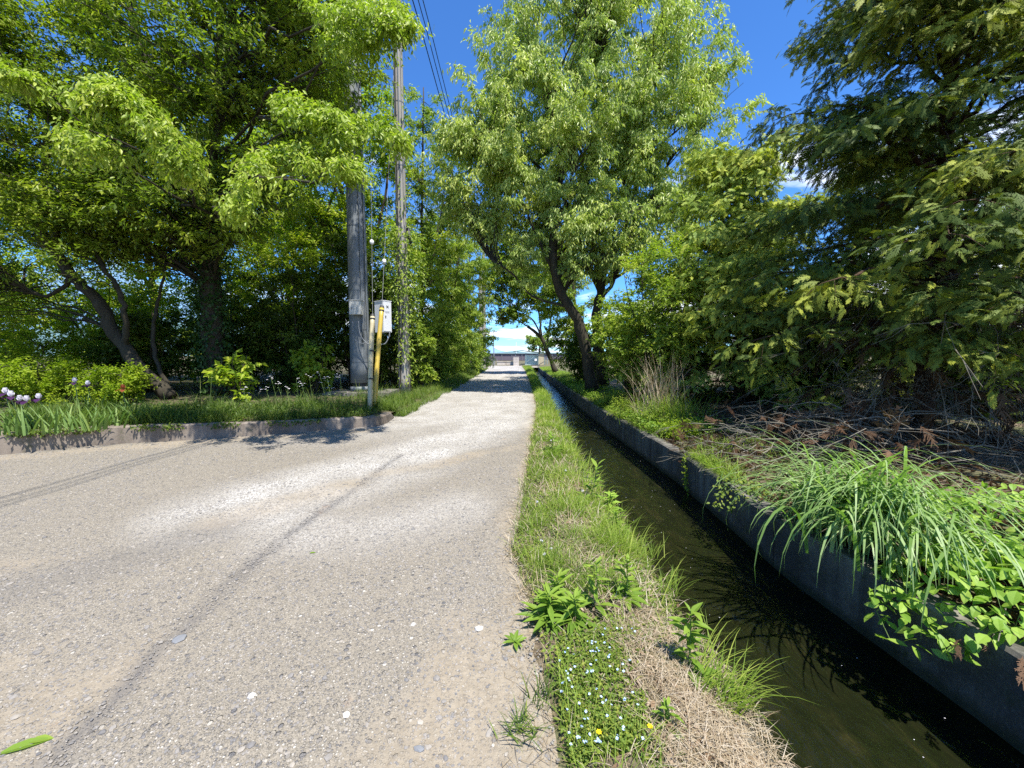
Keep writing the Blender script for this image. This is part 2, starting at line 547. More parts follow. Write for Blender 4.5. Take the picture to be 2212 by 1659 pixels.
def road_material():
    m, w = new_mat('road_gravel')
    tc = w.n('ShaderNodeTexCoord').outputs['Object']
    white = w.n('ShaderNodeAttribute', attribute_name='white').outputs['Fac']
    dirt = w.n('ShaderNodeAttribute', attribute_name='dirt').outputs['Fac']
    dark = w.n('ShaderNodeAttribute', attribute_name='dark').outputs['Fac']
    warp = w.n('ShaderNodeTexNoise', {'Vector': tc, 'Scale': 9.0, 'Detail': 3}).outputs['Color']
    wv = w.n('ShaderNodeMix', data_type='VECTOR', factor_mode='UNIFORM')
    w.t.links.new(tc, wv.inputs[4]); w.t.links.new(warp, wv.inputs[5]); wv.inputs[0].default_value = 0.03
    vec = wv.outputs[1]
    va = w.n('ShaderNodeTexVoronoi', {'Vector': vec, 'Scale': 34.0, 'Randomness': 1.0})
    vb = w.n('ShaderNodeTexVoronoi', {'Vector': vec, 'Scale': 85.0, 'Randomness': 1.0})
    vc = w.n('ShaderNodeTexVoronoi', {'Vector': vec, 'Scale': 210.0, 'Randomness': 1.0})
    ra = w.n('ShaderNodeSeparateColor', {0: va.outputs['Color']}).outputs
    rb = w.n('ShaderNodeSeparateColor', {0: vb.outputs['Color']}).outputs
    rc = w.n('ShaderNodeSeparateColor', {0: vc.outputs['Color']}).outputs
    stops = [(0.0, (.115, .113, .112)), (0.25, (.165, .154, .142)), (0.5, (.224, .202, .166)), (0.75, (.288, .256, .206)), (1.0, (.440, .410, .355))]
    ca = w.ramp(ra[0], stops)
    cb = w.ramp(rb[0], stops)
    cc = w.ramp(rc[0], [(0, (.140, .125, .099)), (1, (.285, .250, .196))])
    big = w.smooth(ra[1], 0.80, 0.86)         # only some cells carry a big pebble
    mid = w.smooth(rb[1], 0.35, 0.42)
    ea = w.math('SUBTRACT', 1.0, w.smooth(va.outputs['Distance'], 0.32, 0.46))
    eb = w.math('SUBTRACT', 1.0, w.smooth(vb.outputs['Distance'], 0.36, 0.5))
    nl = w.noise(tc, 0.9, 6, 0.6, 0.5)
    nm = w.noise(tc, 4.5, 5, 0.6)
    dm = w.math('ADD', dirt, w.math('MULTIPLY', w.math('SUBTRACT', nl, 0.5), 1.5))
    dm = w.math('ADD', dm, w.math('MULTIPLY', w.math('SUBTRACT', nm, 0.5), 0.7))
    dm = w.smooth(dm, 0.22, 0.78)
    keep = w.math('SUBTRACT', 1.0, w.math('MULTIPLY', dm, 0.62))
    soil = w.ramp(w.noise(tc, 26, 5, 0.7), [(0.3, (.205, .172, .126)), (0.7, (.300, .256, .192))])
    col = w.mix(dm, cc, soil)
    fb = w.math('MULTIPLY', w.math('MULTIPLY', eb, mid), keep)
    fa = w.math('MULTIPLY', w.math('MULTIPLY', ea, big), keep)
    col = w.mix(fb, col, cb)
    col = w.mix(fa, col, ca)
    col = w.mix(w.math('MULTIPLY', white, 0.8), col, w.ramp(rb[2], [(0, (.225, .212, .192)), (0.5, (.430, .412, .376)), (1, (.640, .622, .585))]))
    col = w.mix(w.math('MULTIPLY', dark, 0.8), col, (.110, .106, .104))
    # patches of rusty grit
    rust = w.smooth(w.noise(tc, 2.2, 5, 0.6), 0.66, 0.76)
    col = w.mix(w.math('MULTIPLY', rust, 0.35), col, (.34, .20, .12))
    h = w.math('ADD', w.math('MULTIPLY', fa, 1.0), w.math('MULTIPLY', fb, 0.45))
    h = w.math('ADD', h, w.math('MULTIPLY', w.math('SUBTRACT', 1.0, vc.outputs['Distance']), 0.16))
    h = w.math('ADD', h, w.math('MULTIPLY', nm, 0.5))
    bp = w.n('ShaderNodeBump', {'Strength': 0.9, 'Distance': 0.012, 'Height': h})
    bs = w.n('ShaderNodeBsdfPrincipled', {'Base Color': col, 'Roughness': 0.9, 'Specular IOR Level': 0.2, 'Normal': bp.outputs[0]})
    w.n('ShaderNodeOutputMaterial', {'Surface': bs.outputs[0]})
    return m


M['road'] = road_material()


def soil_material(name, c0, c1, c2, green=None, gamt=0.0):
    m, w = new_mat(name)
    tc = w.n('ShaderNodeTexCoord').outputs['Object']
    n = w.noise(tc, 14, 8, 0.7, 0.3)
    n2 = w.noise(tc, 1.1, 5, 0.6)
    col = w.ramp(n, [(0.28, c0), (0.5, c1), (0.75, c2)])
    if green:
        col = w.mix(w.math('MULTIPLY', w.smooth(n2, 0.42, 0.6), gamt), col, green)
    bp = w.n('ShaderNodeBump', {'Strength': 0.8, 'Distance': 0.03, 'Height': n})
    bs = w.n('ShaderNodeBsdfPrincipled', {'Base Color': col, 'Roughness': 0.95, 'Specular IOR Level': 0.15, 'Normal': bp.outputs[0]})
    w.n('ShaderNodeOutputMaterial', {'Surface': bs.outputs[0]})
    return m


M['soil'] = soil_material('soil', (.060, .046, .028), (.135, .105, .070), (.235, .190, .135), (.065, .105, .025), 0.55)
M['verge'] = soil_material('verge', (.045, .035, .022), (.095, .075, .048), (.165, .130, .085), (.055, .085, .022), 0.6)
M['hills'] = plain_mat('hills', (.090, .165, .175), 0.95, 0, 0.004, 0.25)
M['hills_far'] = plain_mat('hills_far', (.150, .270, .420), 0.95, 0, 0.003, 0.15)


def stone_mat():
    m, w = new_mat('pebbles')
    t = w.n('ShaderNodeAttribute', attribute_name='tint').outputs['Fac']
    tc = w.n('ShaderNodeTexCoord').outputs['Object']
    col = w.ramp(t, [(0, (.080, .086, .095)), (0.3, (.150, .147, .143)), (0.6, (.225, .208, .184)), (0.9, (.290, .262, .218)), (1, (.420, .392, .340))])
    col = w.mix(w.math('MULTIPLY', w.noise(tc, 60, 4), 0.3), col, (.36, .31, .25))
    bs = w.n('ShaderNodeBsdfPrincipled', {'Base Color': col, 'Roughness': 0.85, 'Specular IOR Level': 0.25})
    w.n('ShaderNodeOutputMaterial', {'Surface': bs.outputs[0]})
    return m


M['pebble'] = stone_mat()


def bed_mat():
    m, w = new_mat('canal_bed')
    tc = w.n('ShaderNodeTexCoord').outputs['Object']
    mp = w.n('ShaderNodeMapping', {'Vector': tc, 'Scale': (2.2, .7, 1)}).outputs[0]
    n = w.noise(mp, 1.9, 8, 0.72, 1.6)
    n2 = w.noise(tc, 11, 6, 0.7, 0.5)
    col = w.ramp(n, [(0.38, (.004, .008, .003)), (0.48, (.009, .014, .006)), (0.59, (.024, .024, .012)), (0.73, (.085, .068, .036))])
    col = w.mix(w.math('MULTIPLY', n2, 0.6), col, (.035, .035, .020))
    bs = w.n('ShaderNodeBsdfPrincipled', {'Base Color': col, 'Roughness': 0.9, 'Specular IOR Level': 0.2})
    w.n('ShaderNodeOutputMaterial', {'Surface': bs.outputs[0]})
    return m


M['bed'] = bed_mat()


def water_mat():
    m, w = new_mat('water')
    tc = w.n('ShaderNodeTexCoord').outputs['Object']
    mp = w.n('ShaderNodeMapping', {'Vector': tc, 'Scale': (1.0, .45, 1)}).outputs[0]
    n = w.noise(mp, 5.0, 5, 0.6, 0.8)
    n2 = w.noise(mp, 22.0, 3, 0.6, 0.4)
    h = w.math('ADD', n, w.math('MULTIPLY', n2, 0.22))
    bp = w.n('ShaderNodeBump', {'Strength': 0.85, 'Distance': 0.035, 'Height': h}).outputs[0]
    fr = w.n('ShaderNodeFresnel', {'IOR': 1.333, 'Normal': bp}).outputs[0]
    gl = w.n('ShaderNodeBsdfGlossy', {'Color': (1, 1, 1, 1), 'Roughness': 0.03, 'Normal': bp}, distribution='GGX')
    tr = w.n('ShaderNodeBsdfTransparent', {'Color': (.60, .62, .48, 1)})
    mx = w.n('ShaderNodeMixShader', {0: fr, 1: tr.outputs[0], 2: gl.outputs[0]})
    w.n('ShaderNodeOutputMaterial', {'Surface': mx.outputs[0]})
    return m


M['water'] = water_mat()

# ------------------------------------------------------------------ ground plan
E_Y = [-6, 1.5, 2.1, 3.1, 5.7, 9, 12, 20, 30, 41, 60, 90]
E_X = [.25, .20, .16, .03, .25, .55, .80, 1.0, 1.2, 1.4, 1.45, 1.45]
CL_Y = [-8, 1.5, 3, 6, 10, 14.5, 25, 41, 70]
CL_X = [1.0, 1.00, .98, 1.00, 1.14, 1.33, 1.70, 2.25, 3.2]
CR_Y = [-8, 2.0, 3.3, 4.5, 6.1, 9.7, 16.2, 25, 41, 70]
CR_X = [2.75, 2.66, 2.56, 2.62, 2.70, 2.62, 2.66, 2.85, 3.2, 4.2]
edge = lambda y: np.interp(y, E_Y, E_X)
cl = lambda y: np.interp(y, CL_Y, CL_X)
cr = lambda y: np.interp(y, CR_Y, CR_X)
WATER_Z, BED_Z, CANAL_END = -0.44, -0.66, 58.0


def vnoise(x, y, s, seed=0):
    """cheap smooth value noise"""
    x = np.asarray(x, float) / s
    y = np.asarray(y, float) / s
    xi, yi = np.floor(x), np.floor(y)
    fx, fy = x - xi, y - yi
    fx, fy = fx * fx * (3 - 2 * fx), fy * fy * (3 - 2 * fy)
    def h(a, b):
        q = np.sin(a * 127.1 + b * 311.7 + seed * 17.3) * 43758.5453
        return q - np.floor(q)
    return (h(xi, yi) * (1 - fx) + h(xi + 1, yi) * fx) * (1 - fy) + (h(xi, yi + 1) * (1 - fx) + h(xi + 1, yi + 1) * fx) * fy


def bank_z(x, y):
    """height of the right bank"""
    d = np.maximum(0, np.asarray(x) - cr(y) - .25)
    return 0.02 + 0.32 * (1 - np.exp(-d / 2.2)) + 0.10 * (vnoise(x, y, .8, 3) - .5) * np.minimum(1, d)


def strip_z(x, y):
    """height of the grassy strip between road and canal"""
    t = np.clip((np.asarray(x) - edge(y)) / np.maximum(cl(y) - edge(y), .2), 0, 1)
    return 0.015 + 0.09 * np.sin(t * math.pi) ** 1.0 + 0.03 * (vnoise(x, y, .35, 5) - .5) - 0.05 * t ** 6


def build_ground():
    ys = np.concatenate([[-400, -120, -40, -12], np.arange(-8, 14, .35), np.arange(14, 60, 1.5), [61, 66, 75, 100, 160, 300, 700, 2500]])
    rows = []
    for y in ys:
        yy = min(max(y, -8), 70)
        e, l, r = float(edge(yy)), float(cl(yy)), float(cr(yy))
        bz = BED_Z if -40 <= y <= CANAL_END + 3 else 0.0
        L = [(-2500, 0), (-400, 0), (-80, 0), (-25, 0), (-8, 0), (e - 1.5, 0), (e - .05, 0.0)]
        for k in range(0, 9):
            x = e + (l - e) * k / 8
            L.append((x, float(strip_z(x, y)) if abs(y) < 80 else 0))
        L += [(l + .03, bz), (r - .03, bz)] if bz else [(l + .03, .01), (r - .03, .01)]
        for dx in (0, .3, .6, 1, 1.5, 2.1, 2.8, 3.6, 4.6, 6, 8, 12, 20, 60, 400, 2500):
            x = r + dx
            L.append((x, float(bank_z(x, y)) if dx < 30 and abs(y) < 80 else .3))
        rows.append([(a, y, b) for a, b in L])
    b = MB()
    b.grid(np.array(rows))
    return tag(b.build('ground', M['soil']), kind='structure')


build_ground()

# kerb line and verge
KB = np.array([gnd(-420, 1030), gnd(0, 985), gnd(200, 965), gnd(420, 951), gnd(600, 940), gnd(800, 925)])
KB[0] = KB[1] + (KB[1] - KB[2]) * 6.5
KH = np.array([.40, .37, .35, .31, .28, .25])
RL_Y = [8.6, 10.4, 14, 20, 30, 45, 70]
RL_X = [-3.05, -3.0, -3.05, -3.0, -3.1, -3.15, -3.3]
CORNER = KB[-1]


def build_verge():
    line, z0 = [], []
    for i in range(len(KB) - 1):
        for t in np.arange(0, 1, 1 / 14):
            line.append(KB[i] * (1 - t) + KB[i + 1] * t)
            z0.append(KH[i] * (1 - t) + KH[i + 1] * t - 0.03)
    for y in np.concatenate([np.arange(CORNER[1], 12, .3), np.arange(12, 70, 1.5)]):
        x = np.interp(y, [CORNER[1]] + RL_Y[1:], [CORNER[0]] + RL_X[1:])
        line.append(np.array([x, y, 0]))
        z0.append(np.interp(y, [CORNER[1], CORNER[1] + 1.2, 14, 70], [.22, .16, .04, .03]))
    line = np.array(line)
    C = np.array([-70.0, 55.0, 0])
    ts = np.array([0.0, .002, .005, .01, .016, .024, .034, .048, .07, .1, .15, .25, .4, .65])
    P = np.zeros((len(line), len(ts), 3))
    for k, t in enumerate(ts):
        q = line + t * (C - line)
        d = np.linalg.norm(q - line, axis=1)
        P[:, k] = q
        rise = 0.50 * (1 - np.exp(-d / 1.6))
        P[:, k, 2] = np.minimum(np.array(z0) + rise * (0.42 - np.array(z0)) / 0.5 + .05 * (vnoise(q[:, 0], q[:, 1], .6, 9) - .5) * min(1, k), .62)
        if k == 0:
            P[:, k, 2] = np.where(np.array(z0) < .1, -0.02, P[:, k, 2])
    b = MB()
    b.grid(P[:, ::-1])
    return tag(b.build('verge', M['verge'], smooth=True), kind='structure'), line, np.array(z0)


verge, V_LINE, V_Z0 = build_verge()


def verge_z(x, y):
    """approximate verge height at x, y"""
    p = np.stack([np.atleast_1d(x), np.atleast_1d(y)], 1).astype(float)
    d = np.linalg.norm(p[:, None] - V_LINE[None, :, :2], axis=2)
    i = d.argmin(1)
    dd, z0 = d.min(1), V_Z0[i]
    return np.minimum(z0 + 0.50 * (1 - np.exp(-dd / 1.6)) * (0.42 - z0) / 0.5, .62)


def build_kerb():
    b = MB()
    pts = []
    for i in range(len(KB) - 1):
        n = 40 if i == 0 else 26
        for t in np.arange(0, 1, 1 / n):
            pts.append((KB[i] * (1 - t) + KB[i + 1] * t, KH[i] * (1 - t) + KH[i + 1] * t))
    # broken, rounded return at the corner
    end = [CORNER + np.array([.10, .10, 0]), CORNER + np.array([.17, .30, 0]), CORNER + np.array([.19, .60, 0]), CORNER + np.array([.17, .95, 0]), CORNER + np.array([.14, 1.25, 0])]
    for q, h in zip(end, (.245, .235, .22, .19, .10)):
        pts.append((q, h))
    P = np.array([p for p, h in pts])
    H = np.array([h for p, h in pts])
    tan = nrm(np.gradient(P, axis=0))
    out = np.stack([tan[:, 1], -tan[:, 0], np.zeros(len(P))], 1)
    rows = []
    for k in range(len(P)):
        j = (rng.rand(6) - .5) * (.012 if k < len(P) - 7 else .05)
        h = H[k] + j[0] * 1.2
        o = out[k]
        prof = [(0.012, -.05), (0.0 + j[1] * .4, h - .03 + j[2]), (-.022, h), (-.15, h + j[3] * .6), (-.19, h - .03), (-.19, -.05)]
        rows.append([P[k] + o * a + np.array([0, 0, z]) for a, z in prof])
    b.grid(np.array(rows))
    b.add(np.array(rows[-1]), [[0, 1, 2, 3, 4, 5]])
    o = b.build('kerb', M['kerb'])
    tag(o, 'long weathered concrete kerb holding up the grassy verge', 'kerb', kind='structure')


build_kerb()


def build_road():
    ys = np.concatenate([np.arange(-6, 1, .5), np.arange(1, 13, .08), np.arange(13, 24, .4), np.arange(24, 62, 2.0)])
    ts = np.concatenate([np.linspace(0, .6, 24)[:-1], np.linspace(.6, 1, 130)])
    P = np.zeros((len(ys), len(ts), 3))
    for i, y in enumerate(ys):
        x1 = edge(y) + 0.10 * (vnoise(y, 0, .5, 2) - .5) + .05 * (vnoise(y, 3, .13, 2) - .5)
        if y > 50:
            x1 += (y - 50) * 1.2
        x0 = -26 if y < 13 else -4.2
        P[i, :, 0] = x0 + (x1 - x0) * ts
        P[i, :, 1] = y
    X, Y = P[:, :, 0], P[:, :, 1]
    # measured bands of the surface, from the photograph's plan
    def seg(pts, width, soft):
        d = np.full(X.shape, 99.0)
        g = [gnd(a, c)[:2] for a, c in pts]
        for p, q in zip(g[:-1], g[1:]):
            pq = q - p
            t = np.clip(((X - p[0]) * pq[0] + (Y - p[1]) * pq[1]) / (pq @ pq), 0, 1)
            d = np.minimum(d, np.hypot(X - p[0] - t * pq[0], Y - p[1] - t * pq[1]))
        return np.clip(1 - (d - width) / soft, 0, 1)
    wn = (vnoise(X, Y, .6, 11) - .5) * .5 + (vnoise(X, Y, .2, 12) - .5) * .4
    white = np.clip(np.clip((Y - 6.2) / 3, 0, 1) * np.clip((X + 7.5 + (Y - 8)) / 2.5, 0, 1) * .9, 0, 1)
    white = np.maximum(white, seg([(560, 1085), (800, 1020), (1050, 930), (1090, 850)], .45, .7))
    white = np.maximum(white, .45 * seg([(1000, 1100), (800, 1150), (640, 1150)], .15, .5))
    dirt = seg([(820, 1028), (930, 1008), (1040, 980), (1140, 965)], .08, .25) * .8
    dirt = np.maximum(dirt, seg([(480, 1130), (640, 1080), (760, 1050)], .10, .35) * .9)
    dirt = np.maximum(dirt, seg([(0, 1220), (150, 1215)], .05, .15) * .5)
    dirt = np.maximum(dirt, .75 * seg([(1090, 1500), (1050, 1750), (900, 2200)], .25, .6))
    dirt = np.maximum(dirt, .5 * seg([(150, 1480), (0, 1560)], .2, .6))
    dirt = np.maximum(dirt, .8 * np.clip(1 - (edge(Y) - X) / .35, 0, 1))
    dirt = np.maximum(dirt, .7 * seg([(0, 992), (230, 972), (600, 946), (800, 931)], .10, .35))
    dirt = dirt + wn * .5 * (dirt > .02)
    track = [(865, 985), (770, 1060), (680, 1120), (560, 1210), (450, 1310), (330, 1430), (170, 1600), (60, 1720)]
    dark = seg(track, .016, .06) * np.clip(.65 + wn * 1.0, 0, 1)
    dark = np.maximum(dark, .35 * seg([(0, 1290), (260, 1220), (470, 1150)], .1, .3))
    white = np.clip(white * (.75 + wn * 1.0) - np.clip(dirt, 0, 1) * .55, 0, 1)
    P[:, :, 2] = .022 + .022 * (vnoise(X, Y, .9, 21) - .5) + .012 * (vnoise(X, Y, .25, 22) - .5) - .006 * seg(track, .01, .09)
    P[:, -1, 2] = .004
    b = MB()
    b.grid(P)
    o = b.build('gravel_road', M['road'], smooth=True, attrs={'white': white.ravel(), 'dirt': np.clip(dirt, 0, 1).ravel(), 'dark': dark.ravel()})
    tag(o, kind='structure')


build_road()


def road_z(x, y):
    return .022 + .022 * (vnoise(x, y, .9, 21) - .5) + .012 * (vnoise(x, y, .25, 22) - .5)


# ------------------------------------------------------------------ gravel stones
ICO = None


def ico():
    global ICO
    if ICO is None:
        t = (1 + 5 ** .5) / 2
        v = np.array([[-1, t, 0], [1, t, 0], [-1, -t, 0], [1, -t, 0], [0, -1, t], [0, 1, t], [0, -1, -t], [0, 1, -t], [t, 0, -1], [t, 0, 1], [-t, 0, -1], [-t, 0, 1]], float)
        f = np.array([[0, 11, 5], [0, 5, 1], [0, 1, 7], [0, 7, 10], [0, 10, 11], [1, 5, 9], [5, 11, 4], [11, 10, 2], [10, 7, 6], [7, 1, 8], [3, 9, 4], [3, 4, 2], [3, 2, 6], [3, 6, 8], [3, 8, 9], [4, 9, 5], [2, 4, 11], [6, 2, 10], [8, 6, 7], [9, 8, 1]])
        ICO = (nrm(v), f)
    return ICO


def pebbles(b, x, y, z, size, tint):
    N = len(x)
    v, f = ico()
    sc = size[:, None] * np.stack([np.ones(N), .55 + .45 * rng.rand(N), .30 + .30 * rng.rand(N)], 1)
    a = rng.rand(N) * 6.283
    q = v[None] * (1 + .34 * (rng.rand(N, 12, 1) - .5)) * sc[:, None]
    ti = (rng.rand(N) - .5) * .5
    qx = q[:, :, 0] * np.cos(ti)[:, None] + q[:, :, 2] * np.sin(ti)[:, None]
    qz = -q[:, :, 0] * np.sin(ti)[:, None] + q[:, :, 2] * np.cos(ti)[:, None]
    p = np.stack([qx * np.cos(a)[:, None] - q[:, :, 1] * np.sin(a)[:, None], qx * np.sin(a)[:, None] + q[:, :, 1] * np.cos(a)[:, None], qz], 2)
    p += np.stack([x, y, z], 1)[:, None]
    ff = (f[None] + (np.arange(N) * 12)[:, None, None]).reshape(-1, 3)
    b.add(p.reshape(-1, 3), ff, np.repeat(tint, 12))


def build_gravel():
    b = MB()
    for n, y0, y1, s0, s1 in ((26000, 1.2, 4.2, .0032, .0100), (26000, 4.2, 9.5, .006, .015), (9000, 9.5, 20, .010, .020), (2600, 1.2, 8, .008, .017), (500, 1.2, 7, .012, .022)):
        y = y0 + (y1 - y0) * rng.rand(n) ** .8
        half = 1.45 * y + .6
        x = -half + (half + edge(y)) * rng.rand(n)
        k = vnoise(x, y, .7, 31) * .6 + vnoise(x, y, .25, 32) * .6 + rng.rand(n) * .5
        ok = (k > .72) & (x < edge(y) - .02)
        if y1 > 9:
            ok &= x > np.where(y > 8.4, -3.2, -9)
        x, y = x[ok], y[ok]
        s = s0 + (s1 - s0) * rng.rand(len(x)) ** 2.2
        pebbles(b, x, y, road_z(x, y) + s * .1, s, np.clip(rng.beta(2.0, 2.4, len(x)), 0, 1))
    o = b.build('gravel', M['pebble'], smooth=False)
    tag(o, kind='stuff')
    for lab, (dx, dy), s, mt, nm in (
            ('flat pale stone set in the gravel near the weedy edge', (1035, 1366), .034, 'stone_white', 'stone'),
            ('white loose stone on the gravel at the bottom of the photo', (750, 1557), .018, 'stone_white', 'stone'),
            ('long white stone lying in the gravel above a dark one', (543, 1519), .021, 'stone_white', 'stone'),
            ('dark bluish stone bedded in the tyre track', (388, 1390), .036, 'stone_blue', 'stone'),
            ('rounded slate grey stone flush with the road near the bottom edge', (905, 1628), .026, 'stone_blue', 'stone'),
            ('pale stone poking out of the grey gravel beside the dirt patch', (893, 1358), .018, 'stone_white', 'stone')):
        g = gnd(dx, dy)
        bb = MB()
        pebbles(bb, np.array([g[0]]), np.array([g[1]]), np.array([road_z(g[0], g[1]) + .002]), np.array([s]), np.array([.5]))
        o = bb.build(nm, M[mt], origin=(g[0], g[1], 0), smooth=False)
        tag(o, lab, 'stone', 'single stones on the gravel road')


build_gravel()


# ------------------------------------------------------------------ canal
def build_canal():
    ys = np.concatenate([np.arange(-6, 12, .12), np.arange(12, CANAL_END + .1, 1.0)])
    def wall(xf, sgn, th, name, label, top):
        rows = []
        for y in ys:
            x = float(xf(y))
            j = .02 * (vnoise(y, 1, .5, 41) - .5) + .014 * (vnoise(y, 1, .11, 42) - .5)
            prof = [(x, BED_Z - .15), (x + j, top - .02 + j), (x + sgn * .02, top + j), (x + sgn * th, top + j * .5), (x + sgn * th, BED_Z - .15)]
            rows.append([(a, y, z) for a, z in prof])
        b = MB()
        P = np.array(rows)
        b.grid(P if sgn > 0 else P[:, ::-1])
        n = len(ys)
        b.add(P[-1], [[4, 3, 2, 1, 0]])
        b.add(P[0], [[0, 1, 2, 3, 4]])
        tag(b.build(name, M['canal']), label, 'wall')
    wall(lambda y: cr(y) - .04, 1, .17, 'canal_wall', 'dark stained concrete canal wall below the conifers', .055)
    wall(lambda y: cl(y) + .05, -1, .14, 'canal_wall', 'canal wall hidden under the roadside grass strip', -.02)
    b = MB()
    b.grid(np.array([[(cl(y) + .05, y, BED_Z + .03), ((cl(y) + cr(y)) / 2, y, BED_Z + .02), (cr(y) - .04, y, BED_Z + .05)] for y in ys]))
    tag(b.build('canal_bed', M['bed']), kind='structure')
    b = MB()
    b.grid(np.array([[(cl(y) + .04, y, WATER_Z), (cr(y) - .03, y, WATER_Z)] for y in ys]))
    tag(b.build('water', M['water']), kind='structure')
    b = MB()
    n = 70
    y = 1.6 + 9 * rng.rand(n)
    x = cl(y) + .15 + (cr(y) - cl(y) - .3) * rng.rand(n)
    b.leaves(np.stack([x, y, np.full(n, WATER_Z + .004)], 1), rnd(n) * V(1, 1, 0), np.tile(V(0, 0, 1), (n, 1)), .006 + .010 * rng.rand(n), .006, rng.rand(n), .1)
    tag(b.build('floating_petals', M['petal_white']), kind='stuff')
    b = MB()
    xm = (cl(CANAL_END) + cr(CANAL_END)) / 2
    b.box((xm, CANAL_END + .12, -.28), (1.9, .2, .9))
    tag(b.build('headwall', M['canal'], origin=(xm, CANAL_END, 0)), 'low brown headwall closing the far end of the canal', 'wall')


build_canal()

# ------------------------------------------------------------------ trees


def hermite(p0, m0, p1, m1, n):
    t = np.linspace(0, 1, n)[:, None]
    return (2 * t ** 3 - 3 * t ** 2 + 1) * p0 + (t ** 3 - 2 * t ** 2 + t) * m0 + (-2 * t ** 3 + 3 * t ** 2) * p1 + (t ** 3 - t ** 2) * m1


def spline(pts, n=8):
    pts = np.array(pts, float)
    m = np.gradient(pts, axis=0)
    out = [hermite(pts[i], m[i], pts[i + 1], m[i + 1], n)[:-1] for i in range(len(pts) - 1)]
    return np.concatenate(out + [pts[-1:]])


def in_ellipsoids(n, ells, shell=0.55, gap=0.0, gs=1.6, seed=1, ymin=None):
    """random points in a union of ellipsoids (centre, radii, weight), leaning to the outside, with noise gaps"""
    wts = np.array([e[2] for e in ells], float)
    wts /= wts.sum()
    out = []
    while len(out) < n:
        e = ells[rng.choice(len(ells), p=wts)]
        d = nrm(rng.randn(3))
        r = (shell + (1 - shell) * rng.rand()) if rng.rand() < .75 else rng.rand() ** .5
        p = np.array(e[0]) + d * r * np.array(e[1])
        if gap and vnoise(p[0] + p[2] * .7, p[1] + p[2] * 1.3, gs, seed) < gap:
            continue
        out.append(p)
    return np.array(out)


